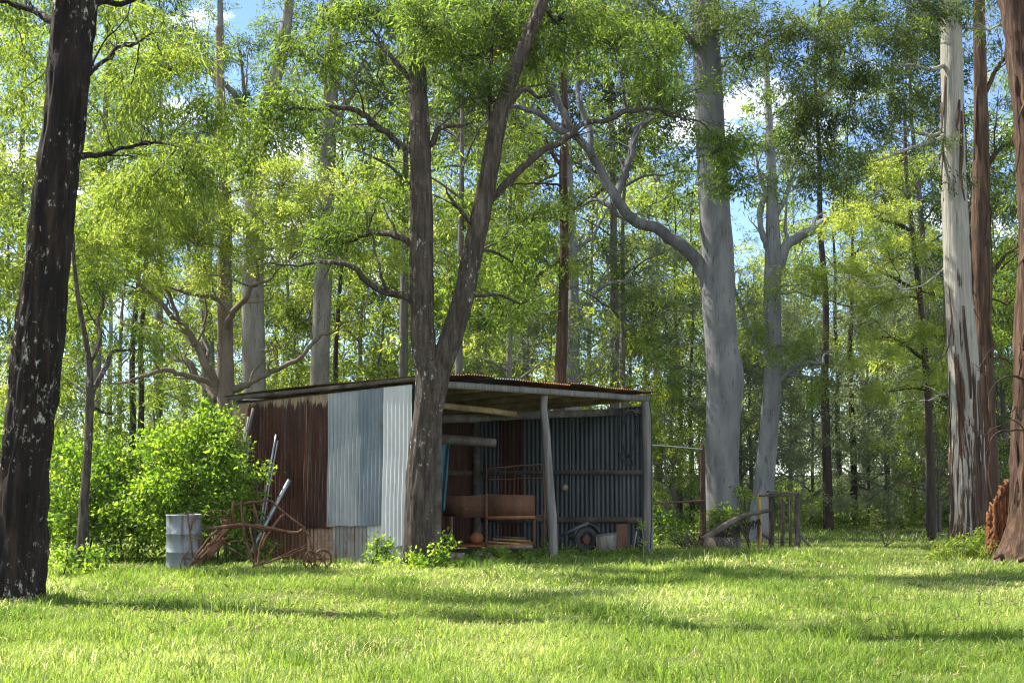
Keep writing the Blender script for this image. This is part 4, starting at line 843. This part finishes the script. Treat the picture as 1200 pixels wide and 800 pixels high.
hero('many_limbed_gum', 'tan barked gum with wide crooked limbs behind the shrub', 29.5,
     [(264, 640, 28), (265, 560, 25), (265, 480, 22), (264, 430, 20), (264, 380, 18), (263, 320, 17), (264, 250, 15), (262, 180, 13), (258, 100, 10), (256, 30, 7)],
     [[(258, 462, 13), (243, 430, 12, -.3), (225, 400, 11, -.6), (205, 372, 9, -.9), (180, 352, 8, -1.2), (155, 320, 6, -1.5), (148, 290, 4, -1.6)], [(256, 455, 8), (235, 443, 8, -.2), (205, 437, 7, -.5), (165, 442, 6, -.8), (120, 452, 4, -1.2), (75, 446, 3, -1.5)],
      [(228, 405, 8, -.6), (210, 380, 7, -.2), (190, 330, 6, 0), (180, 290, 5, .2)], [(254, 470, 9, .3), (225, 432, 8, .8), (190, 405, 6, 1.2), (160, 380, 5, 1.6), (120, 370, 4, 2)],
      [(270, 458, 12), (295, 447, 9, -.3), (320, 437, 8, -.5), (350, 420, 7, -.8), (375, 395, 7, -1), (400, 384, 5, -1.2), (430, 374, 4, -1.4)], [(264, 390, 10), (270, 362, 9, -.4), (285, 345, 8, -.7), (310, 330, 6, -1), (340, 310, 4, -1.3)],
      [(262, 350, 9), (240, 345, 7), (205, 335, 6), (190, 330, 5)], [(262, 240, 8), (235, 200, 6, -.4), (215, 160, 5, -.6)]],
     'tan_gum', [(180, 250, 46, 30, -1.4, 44), (130, 280, 40, 30, -1.6, 36), (230, 280, 40, 30, -1, 34), (150, 230, 40, 28, -1, 30), (215, 240, 36, 24, -.8, 24), (115, 320, 34, 30, -1.6, 26), (170, 305, 44, 26, -1.2, 32), (255, 215, 40, 26, -.8, 26), (290, 255, 36, 26, -.8, 24), (330, 215, 44, 26, -.8, 30), (380, 240, 46, 30, -1, 34), (420, 265, 40, 26, -1, 26), (345, 265, 44, 24, -1.2, 26), (420, 220, 40, 26, -.6, 22), (300, 300, 34, 20, -1, 14), (200, 200, 34, 22, -.4, 16), (100, 260, 34, 30, -1, 24), (370, 290, 40, 20, -1.2, 18), (440, 300, 34, 20, -1, 14), (240, 320, 24, 14, -1, 8), (90, 360, 26, 30, -1.2, 14), (150, 340, 30, 16, -1.2, 10)], 'fine', LIME, 29, 16, .02, .03)
hero('stout_gum', 'stout grey gum rising behind the left end of the shed roof', 38.0,
     [(298, 630, 31), (298, 520, 28), (298, 450, 27), (296, 350, 26), (297, 280, 25), (300, 200, 21), (312, 130, 18), (328, 70, 15), (338, 10, 12), (345, -80, 8)],
     [[(298, 270, 9), (280, 200, 8), (285, 120, 7), (275, 40, 5)], [(308, 150, 8), (270, 110, 7), (235, 70, 5), (200, 55, 4)], [(330, 60, 7), (370, 30, 5), (400, -10, 4)]],
     'pale_gum', [(285, 60, 50, 26, -.4, 20), (230, 60, 44, 24, 0, 18), (340, 20, 50, 24, 0, 18), (265, 130, 40, 22, 0, 14), (390, 10, 40, 20, 0, 14), (190, 40, 40, 24, 0, 14), (310, 110, 28, 18, 0, 6), (310, -120, 140, 60, 0, 7)], 'gum', OLIVE, 30, 18, .015, .03)
hero('straight_gum', 'straight pale gum rising above the rusted sheets of the shed', 40.0,
     [(371, 630, 27), (373, 520, 25), (375, 430, 22), (378, 350, 21), (381, 250, 19), (386, 150, 18), (389, 80, 17), (393, 0, 15), (397, -100, 11)],
     [[(385, 170, 7), (410, 110, 6), (430, 60, 4)], [(388, 110, 7), (360, 70, 6), (340, 50, 4)], [(380, 280, 5), (405, 240, 4), (425, 190, 3)]],
     'pale_gum', [(430, 60, 44, 26, 0, 18), (345, 45, 36, 18, 0, 8), (425, 170, 36, 24, 0, 14), (440, 110, 34, 26, 0, 14), (455, 200, 30, 30, 0, 12), (400, -60, 120, 50, 0, 30)], 'gum', OLIVE, 31, 16, .012, .03)
hero('grey_gum', 'thin blue grey gum half hidden behind the many limbed gum', 45.0,
     [(245, 615, 18), (244, 520, 16), (244, 420, 15), (241, 340, 13), (248, 220, 11), (258, 120, 9), (258, 0, 7)], [[(243, 350, 5), (225, 300, 4), (215, 250, 3)], [(258, 110, 5), (235, 60, 4), (225, 20, 3)]],
     'blue_gum', [(225, 20, 50, 24, 0, 16), (215, 240, 30, 24, 0, 8), (160, 160, 46, 30, 0, 16), (255, -20, 60, 26, 0, 16)], 'gum', OLIVE, 32, 12, .012, .03)
hero('young_gum', 'thin crooked sapling standing between the black tree and the shrub', 21.3,
     [(96, 662, 17), (98, 600, 12), (103, 530, 10), (105, 470, 10), (104, 420, 7), (94, 365, 6), (88, 320, 5), (84, 260, 4)],
     [[(105, 462, 7), (122, 436, 6, .3), (138, 415, 5, .5), (160, 398, 4, .8)], [(104, 430, 5), (118, 380, 4, .3), (112, 330, 3, .5)], [(99, 590, 3), (125, 560, 2, .2)]],
     'grey_bark', [(80, 260, 34, 34, 1, 20), (110, 330, 28, 26, 1, 16), (165, 390, 24, 18, .8, 8), (85, 380, 22, 28, .8, 12), (70, 450, 20, 26, 1, 10), (130, 480, 20, 20, .8, 8)], 'gum', GREEN, 33, 10, .05, .03)
hero('russet_tree', 'slim russet barked tree rising straight behind the shed roof', 34.0,
     [(654, 625, 16), (655, 500, 14), (657, 430, 14), (660, 360, 12), (661, 280, 11), (660, 200, 10), (662, 120, 8), (655, 20, 6), (652, -80, 4)],
     [[(660, 250, 5), (690, 236, 4), (722, 208, 3)], [(661, 200, 5), (640, 160, 4), (620, 150, 3)], [(657, 300, 4), (630, 320, 3), (612, 330, 2.5)]],
     'red_bark', [(625, 250, 40, 34, -1, 22), (600, 210, 34, 30, -1, 16), (640, 300, 36, 26, 0, 18), (690, 225, 30, 22, 0, 10), (590, 330, 34, 34, 0, 18), (610, 280, 34, 30, .5, 16), (560, 370, 30, 30, 1, 12), (650, -20, 80, 30, 0, 22)], 'gum', OLIVE, 34, 10, .05, .03)
hero('broken_gum', 'stout grey green gum with a stub limb, showing over the shed roof', 42.0,
     [(669, 625, 24), (670, 450, 20), (671, 400, 16), (672, 320, 12), (668, 220, 9), (664, 120, 6)], [[(672, 450, 9), (690, 438, 7), (704, 432, 6)], [(671, 380, 6), (700, 340, 5), (740, 325, 4), (790, 300, 3)], [(671, 330, 5), (640, 280, 4), (620, 240, 3)], [(670, 300, 5), (705, 260, 4), (720, 230, 3)]],
     'blue_gum', [(790, 290, 40, 30, 0, 18), (760, 330, 36, 24, -.5, 16), (640, 360, 40, 30, 0, 22), (620, 400, 36, 26, 0, 18), (690, 380, 34, 24, 0, 12), (720, 400, 34, 28, 1, 12), (710, 300, 34, 26, 0, 12), (580, 430, 40, 20, 0, 16), (640, 240, 34, 30, 0, 14)], 'gum', GREY, 35, 12, .015, .03)

# ------------------------------------------------------------------ the wood behind: kinds of tree built once, then copied
def forest_tree(name, cat, seed, H, r, first, n_limb, spread, bmat, lmat, style, scale, per_limb, bend=.4, droop=0.):
    g = np.random.default_rng(seed); t = thing(name, 'tmp', cat, (0, 0, 0))
    zs = np.linspace(-.15, H, 9); P = np.column_stack([np.cumsum(g.normal(0, bend * .22, 9)) * zs / H, np.cumsum(g.normal(0, bend * .22, 9)) * zs / H, zs, r * (1 - .88 * np.clip(zs, 0, H) / H) * np.where(zs < .3, 1.15, 1)])
    sp = spline(P, .4); m = MB(); m.tube(sp[:, :3], sp[:, 3], 9, .05, True, seed, .03)
    lv = MB(); pts, outs = [], []
    for k in range(n_limb):
        f = first + (1 - first) * ((k + g.random()) / n_limb); i = int(min(len(sp) - 2, f * len(sp))); a = sp[i]
        az = k * 2.4 + g.normal(0, .5); L = spread * (1.15 - .7 * (f - first) / (1 - first)) * (.7 + .6 * g.random()); el = .25 + .9 * (f - first) / (1 - first) * .8 - droop
        e = a[:3] + L * np.array((math.cos(az) * math.cos(el), math.sin(az) * math.cos(el), math.sin(el)))
        Q = twig(m, a[:3], e, max(.02, a[3] * .55), .012, g, .14, 5)
        for j in range(max(2, per_limb // 5)):
            b = Q[g.integers(len(Q) // 3, len(Q))]; q = b + g.normal(0, .34 * spread ** .7, 3) + np.array((0, 0, .2 * spread ** .5))
            twig(m, b, q, .014, .006, g, .14, 4)
            for jj in range(5 + int(g.integers(0, 3))):
                w = q + g.normal(0, .33 * scale, 3) * (1.2, 1.2, .7)
                pts.append(w); outs.append(w - q + (q - b) * .6)
    m.build('trunk', M[bmat], t, True)
    sprays(lv, np.array(pts), np.array(outs), style, g, scale); lv.build('crown', lmat, t, attr=True)
    return t
KINDS = {
 'tall_dark': (forest_tree('slender_gum', 'tree', 101, 19, .15, .38, 16, 3.0, 'far_bark', OLIVE, 'far', 1.0, 15), 'tall slender dark trunked gum in the wood %s'),
 'sparse': (forest_tree('bare_gum', 'tree', 107, 17, .14, .5, 9, 2.0, 'thin_bark', OLIVE, 'far', .9, 10, .6), 'thin dark gum with a scant crown in the wood %s'),
 'tall_pale': (forest_tree('pale_trunk_gum', 'tree', 102, 21, .24, .40, 16, 3.6, 'blue_gum', GREY, 'far', 1.05, 16), 'tall pale trunked gum in the wood %s'),
 'dense': (forest_tree('dark_crowned_gum', 'tree', 108, 20, .17, .48, 18, 3.2, 'far_bark', DARK, 'far', 1.1, 26), 'tall gum with a heavy dark crown in the wood %s'),
 'lime': (forest_tree('yellow_green_tree', 'tree', 103, 13, .13, .28, 15, 3.0, 'pale_gum', LIME, 'far', .9, 16), 'airy yellow green tree in the wood %s'),
 'low': (forest_tree('understorey_tree', 'tree', 104, 7.5, .09, .16, 14, 2.0, 'far_bark', GREEN, 'far', .85, 15), 'bushy mid green understorey tree in the wood %s'),
 'dark': (forest_tree('casuarina_tree', 'tree', 105, 11, .12, .10, 20, 2.3, 'far_bark', DARK, 'far', .9, 15, .3, .15), 'dense dark green tree low to the ground in the wood %s'),
 'grey': (forest_tree('wattle_tree', 'tree', 106, 9, .10, .12, 18, 2.4, 'far_bark', GREY, 'far', .9, 15, .4, .05), 'grey green drooping tree in the wood %s'),
}
used = set()
def plant(kind, px, d, s=1.0, rot=None):
    proto, lab = KINDS[kind]; p = onground(px, d)
    o = proto if kind not in used else copy_tree(proto)
    used.add(kind); o.location = p; o.rotation_euler = (0, 0, R.random() * 6.28 if rot is None else rot); o.scale = (s, s, s * (.92 + .16 * R.random()))
    where = 'behind the shrub' if px < 270 else ('behind the shed' if px < 770 else 'beyond the clearing')
    o['label'] = lab % where; o['group'] = {'tall_dark': 'slender dark gums', 'tall_pale': 'tall pale gums', 'sparse': 'scant crowned gums', 'dense': 'dark crowned gums', 'lime': 'yellow green trees', 'low': 'understorey trees', 'dark': 'dense dark trees', 'grey': 'grey green trees'}[kind] + ' ' + where
    o['org'] = [0, 0, 0]
# trunks the photo shows at these places
for k, px, d, s in (('sparse', 970, 46, 1.15), ('sparse', 1000, 50, .95), ('sparse', 984, 56, .9), ('sparse', 796, 48, .72), ('sparse', 811, 52, .75), 
                    ('tall_dark', 731, 43, .8), ('tall_dark', 536, 34, .8), ('sparse', 155, 44, .9), ('sparse', 163, 47, .9), ('tall_pale', 186, 50, .9), ('tall_dark', 112, 34, .95), ('sparse', 395, 44, .8),
                    ('grey', 880, 66, .9), ('tall_pale', 560, 60, 1.0), ('tall_dark', 20, 40, 1.0),
                    ('lime', 600, 40, .95), ('lime', 560, 46, 1.0), ('lime', 690, 50, 1.0), ('lime', 420, 46, .9), ('lime', 330, 50, .95), ('lime', 140, 52, .95), ('lime', 30, 36, .8), ('lime', 770, 60, 1.1), ('lime', 1040, 56, .9), ('lime', 1120, 48, .9), ('lime', 470, 58, 1.2),
                    ('grey', 1015, 50, .8), ('dark', 1120, 52, 1.0), ('dark', 1180, 44, .9), ('dark', 10, 46, 1.1), ('dark', 60, 54, .9), ('dark', 620, 64, 1.0), ('dark', 1240, 46, 1.0),
                    ('grey', 790, 46, .75), ('grey', 1040, 48, .7), ('grey', 1090, 46, .8), ('grey', 925, 66, 1.1), ('grey', 1150, 62, 1.1), ('grey', 220, 60, .9), ('grey', 350, 62, 1.2), ('grey', 520, 66, 1.2),
                    ('low', 780, 40, .55), ('low', 740, 46, .9), ('low', 820, 54, .9), ('grey', 870, 46, .7), ('grey', 950, 52, .75), ('low', 60, 40, .9), ('low', 180, 48, .6), ('low', -40, 36, 1.0), ('low', 1210, 40, .9), ('low', 640, 48, 1.0), ('low', 520, 46, 1.0), ('low', 440, 44, 1.1), ('low', 350, 48, 1.0),
                    ('dense', 470, 40, .95), ('dense', 620, 46, 1.0), ('dense', 720, 44, 1.05), ('dense', 1090, 44, .95), ('low', 590, 56, 1.2), ('grey', 1000, 60, 1.0), ('grey', 1070, 54, .95), ('low', 260, 56, 1.1), ('lime', 940, 64, 1.0), ('lime', 850, 54, .8), ('lime', 240, 44, .8), ('grey', 905, 46, .62), ('low', 1100, 44, .7), ('grey', 740, 50, .9), ('grey', 880, 54, .9), ('grey', 600, 56, 1.1), ('low', 400, 56, 1.1), ('grey', 300, 54, 1.0), ('grey', 1130, 50, .9), ('low', 1190, 50, 1.0), ('tall_pale', 935, 70, .75), ('tall_pale', 1012, 74, .8), ('tall_pale', 1048, 68, .7), ('tall_pale', 1082, 78, .8), ('tall_pale', 842, 74, .75), ('tall_pale', 772, 66, .65), ('tall_pale', 212, 68, .8), ('tall_pale', 128, 72, .8), ('tall_pale', -60, 44, 1.0), ('tall_pale', 1270, 48, 1.0), ('tall_dark', 1290, 40, 1.0), ('tall_pale', 760, 72, 1.0), ('tall_pale', 480, 70, 1.0), ('tall_pale', 320, 66, .9)):
    plant(k, px, d, s)

# far wood, one mass
g = np.random.default_rng(77); mb = MB(); n = 3200
y = 74 + 46 * g.random(n); x = (g.random(n) - .5) * y * 1.05
top = 2.5 + 5.0 * vnoise(x * .11 + 5, y * .06) + 2.5 * vnoise(x * .5, y * .2)
z = gz(x, y) + top * g.random(n) ** .8
sprays(mb, np.column_stack([x, y, z]), np.column_stack([g.normal(size=n), g.normal(size=n), .2 + 0 * x]), 'far', g, 2.2)
tag(mb.build('forest', GREY, attr=True), 'far blue green wood closing off the clearing', 'forest', kind='stuff')
# undergrowth along the far edge of the clearing
mb = MB(); n = 2600; y = 46 + 24 * g.random(n); x = (g.random(n) - .5) * y * .85; z = gz(x, y) + (.2 + 1.1 * vnoise(x * .4, y * .4)) * g.random(n)
sprays(mb, np.column_stack([x, y, z]), np.column_stack([g.normal(size=n), g.normal(size=n), 1 + 0 * x]), 'far', g, .9)
tag(mb.build('undergrowth', OLIVE, attr=True), 'low scrubby undergrowth along the far edge of the clearing', 'undergrowth', kind='stuff')

# ------------------------------------------------------------------ shrubs and weeds
def shrub(name, label, cat, d, blobs, lmat, style, seed, scale=1.0, group=None):
    g = np.random.default_rng(seed); blobs = [(a, b, c * 1.06, e * 1.06, f, max(2, int(n * (.74 if n > 29 else 1)))) for a, b, c, e, f, n in blobs]; b = onground(blobs[0][0], d); t = thing(name, label, cat, b, group)
    wm, lm = MB(), MB()
    for (px, py, rx, ry, dd, n) in blobs:
        c = W(px, py, d + dd); R3 = np.array((rx, max(rx, ry) * .9, ry)) * mpp(d + dd)
        dr = g.normal(size=(n, 3)); dr /= np.linalg.norm(dr, axis=1)[:, None]; p = c + dr * (.25 + .75 * g.random(n) ** .5 + .30 * (g.random(n) < .14))[:, None] * R3
        p[:, 2] = np.maximum(p[:, 2], gz(p[:, 0], p[:, 1]) + .06)
        foot = np.array((c[0] + g.normal(0, .1), c[1] + g.normal(0, .1), float(gz(c[0], c[1])) - .05)); top = c + (0, 0, -.2 * R3[2])
        twig(wm, foot, top, .02 * scale, .012 * scale, g, .1)
        for i in range(min(n, max(3, n // 4))): twig(wm, top, p[i], .010 * scale, .003, g, .1, 4)
        sprays(lm, p, dr + (0, 0, .2), style, g, scale)
    lm.build('foliage', [lmat, M['thin_bark']], t, attr=True, wood=wm); return t
shrub('leafy_shrub', 'large sunlit leafy shrub crowding the left end of the shed', 'shrub', 23.6,
      [(225, 555, 44, 50, .6, 130), (260, 522, 20, 34, .3, 50), (262, 570, 30, 40, .2, 80), (245, 510, 26, 26, .6, 50), (200, 590, 40, 44, .6, 110), (266, 600, 22, 40, .3, 50), (300, 548, 12, 8, -.4, 5), (215, 530, 26, 26, .8, 40), (230, 625, 40, 30, .3, 60), (285, 630, 26, 24, .3, 30)], BUSH, 'broad', 301)
shrub('leafy_shrub', 'wide dense shrub between the sapling and the oil drum', 'shrub', 24.6,
      [(130, 585, 50, 50, .3, 140), (165, 555, 40, 40, .6, 90), (90, 575, 40, 50, .4, 100), (110, 535, 36, 30, .8, 60), (160, 620, 46, 34, 0, 90), (80, 620, 40, 36, 0, 80), (190, 530, 26, 26, .8, 40), (60, 545, 30, 40, 1, 50)], BUSH, 'broad', 302)
shrub('leafy_shrub', 'dark shrub glimpsed past the black trunk', 'shrub', 26.0, [(0, 560, 50, 60, 1, 110), (-50, 580, 50, 60, 1, 90), (30, 520, 40, 50, 2, 60)], BUSH, 'broad', 303)
shrub('garden_weed', 'lush weeds at the foot of the forked tree', 'weeds', 21.9, [(520, 640, 7, 12, 0, 4), (508, 657, 14, 5, -.2, 7), (470, 659, 20, 4, -.1, 7), (442, 645, 6, 12, .2, 6), (443, 630, 5, 7, .2, 3), (485, 663, 18, 4, -.4, 6), (535, 657, 10, 4, 0, 3)], BUSH, 'broad', 304, .7)
shrub('wild_shrub', 'bright green shrub growing against the big pale gum', 'shrub', 30.4, [(848, 610, 13, 9, .2, 10), (833, 615, 9, 8, .2, 7), (872, 580, 5, 12, .2, 4), (868, 606, 7, 6, .2, 3), (822, 616, 6, 8, .2, 4)], BUSH, 'broad', 305)
shrub('wild_shrub', 'low bright shrub seen through the tube gate', 'shrub', 32.0, [(778, 622, 14, 14, 0, 26), (800, 628, 14, 10, .4, 18), (772, 605, 8, 10, .2, 10)], BUSH, 'broad', 306)
shrub('wild_shrub', 'yellowish sprig sprouting over the stock bail', 'shrub', 31.2, [(915, 573, 10, 6, 0, 3), (925, 566, 8, 6, 0, 2)], LIME, 'fine', 307, .5)
shrub('grass_clump', 'tall bright weed clump beside the split stump', 'weeds', 25.2, [(1150, 634, 20, 9, 0, 18), (1130, 641, 14, 6, -.3, 10), (1165, 643, 14, 6, -.6, 8), (1105, 648, 14, 5, -.8, 6)], GREEN, 'weep', 308, .7)
shrub('garden_weed', 'small leafy weed at the foot of the sapling', 'weeds', 20.6, [(80, 655, 12, 6, 0, 8), (112, 652, 12, 6, .2, 8), (100, 668, 6, 5, -.2, 4)], BUSH, 'broad', 309, .75)
shrub('garden_weed', 'low weeds in front of the rusty trough', 'weeds', 24.6, [(585, 652, 16, 6, 0, 12), (610, 655, 16, 5, 0, 12), (632, 654, 10, 7, .3, 8), (560, 657, 10, 5, -.2, 8)], BUSH, 'broad', 310, .6)
shrub('garden_weed', 'scattered weeds at the foot of the right shed post', 'weeds', 26.4, [(690, 655, 18, 5, 0, 12), (720, 654, 14, 5, .3, 10), (745, 652, 12, 5, .8, 8), (665, 656, 10, 6, 0, 6)], BUSH, 'broad', 311, .6)
# tall pale seeding stalk by the right post
g = np.random.default_rng(5); st = thing('seed_stalk', 'single tall pale flowering stalk in front of the right shed post', 'stalk', onground(754, 25.6))
m = MB(); P = spline(np.array([W(754, 660, 25.6), W(754, 640, 25.6), W(753, 620, 25.6), W(751, 608, 25.6)]), .06); m.tube(P, np.linspace(.008, .005, len(P)), 6); m.build('stem', M['bone'], st, True)
m = MB(); sprays(m, np.array([W(751, 611, 25.6), W(753, 616, 25.6), W(752, 633, 25.6)]), np.array([(1., 0, -.5), (-1, 0, -.3), (1, 0, -.6)]), 'broad', g, .35); m.build('flower_head', GRASS, st, attr=True)
for k, (px, d_, L_) in enumerate(((1120, 27.5, .5), (1150, 25.2, 1.0), (1172, 23.0, 1.1), (1190, 22.6, .8))):
    a = onground(px, d_) + (0, 0, .08); an = 2.6 + k * .9; b = a + np.array((math.cos(an) * L_, math.sin(an) * L_ * .6, .05)); Q = spline(np.array([a, (a + b) / 2 + (.05, .05, .06), b]), .1)
    m = MB(); m.tube(Q, np.linspace(.045, .02, len(Q)), 7, .2, True, k); tag(m.build('fallen_bark', M['red_bark'], None, True, a), ['farthest curl of dead bark in grass before the shedding gum', 'longest curl of dead bark in grass beside the split stump', 'curl of dead bark in grass before the thick red trunk', 'shortest curl of dead bark at the right edge of the grass'][k], 'bark', 'fallen bark curls')
# heap of dead brush left of the log
hb = thing('bark_tangle', 'dark tangle of hanging bark under the propped dead branch', 'brush', onground(872, 30.3)); m = MB(); g2 = np.random.default_rng(41)
for k in range(46):
    f = g2.random(); a = yf(430 + 270 * f, 440 - 90 * f + 20 * g2.random(), -1.0 + .8 * f); twig(m, a, a + np.array((g2.normal(0, .14), g2.normal(0, .12), -.12 - .30 * g2.random())), .024, .006, g2, .2, 5)
m.build('twigs', M['thin_bark'], hb, True)
bh = thing('brush_heap', 'heap of dead grey twigs piled beside the short log', 'brush', onground(815, 30.2)); m = MB()
for k in range(70):
    a = W(800 + 45 * g.random(), 648 - 6 * g.random(), 30.0 + .8 * g.random()); twig(m, a, a + np.array((g.normal(0, .35), g.normal(0, .25), .1 + .45 * g.random())), .014, .005, g, .15, 5)
m.build('twigs', M['grey_bark'], bh, True)
dt = thing('dead_branch', 'bare dead twigs sticking up from the grass of the clearing', 'branch', onground(1037, 27.5)); m = MB()
for (x0, y0, x1, y1) in ((1037, 640, 1022, 600), (1037, 640, 1045, 618), (1030, 636, 1015, 632), (1037, 640, 1060, 632), (1026, 612, 1030, 596), (1044, 632, 1052, 615)):
    twig(m, W(x0, y0, 27.5), W(x1, y1, 27.6), .012, .005, g, .08, 5)
m.build('twigs', M['grey_bark'], dt, True)

# the faint blue air of the wood
m = MB(); m.box((0, 100, 20), (1, 0, 0), (0, 1, 0), (0, 0, 1), (420, 340, 44)); hz = bpy.data.materials.new('haze'); hz.use_nodes = True
hn = hz.node_tree; hn.nodes.remove(hn.nodes['Principled BSDF']); pv = hn.nodes.new('ShaderNodeVolumePrincipled')
pv.inputs['Color'].default_value = (.80, .90, 1, 1); pv.inputs['Density'].default_value = .0001; pv.inputs['Anisotropy'].default_value = 0
hn.links.new(pv.outputs['Volume'], hn.nodes['Material Output'].inputs['Volume'])
tag(m.build('haze', hz), 'faint blue haze hanging in the far wood', 'haze', kind='stuff')
for o in bpy.data.objects:
    if 'org' in o: del o['org']
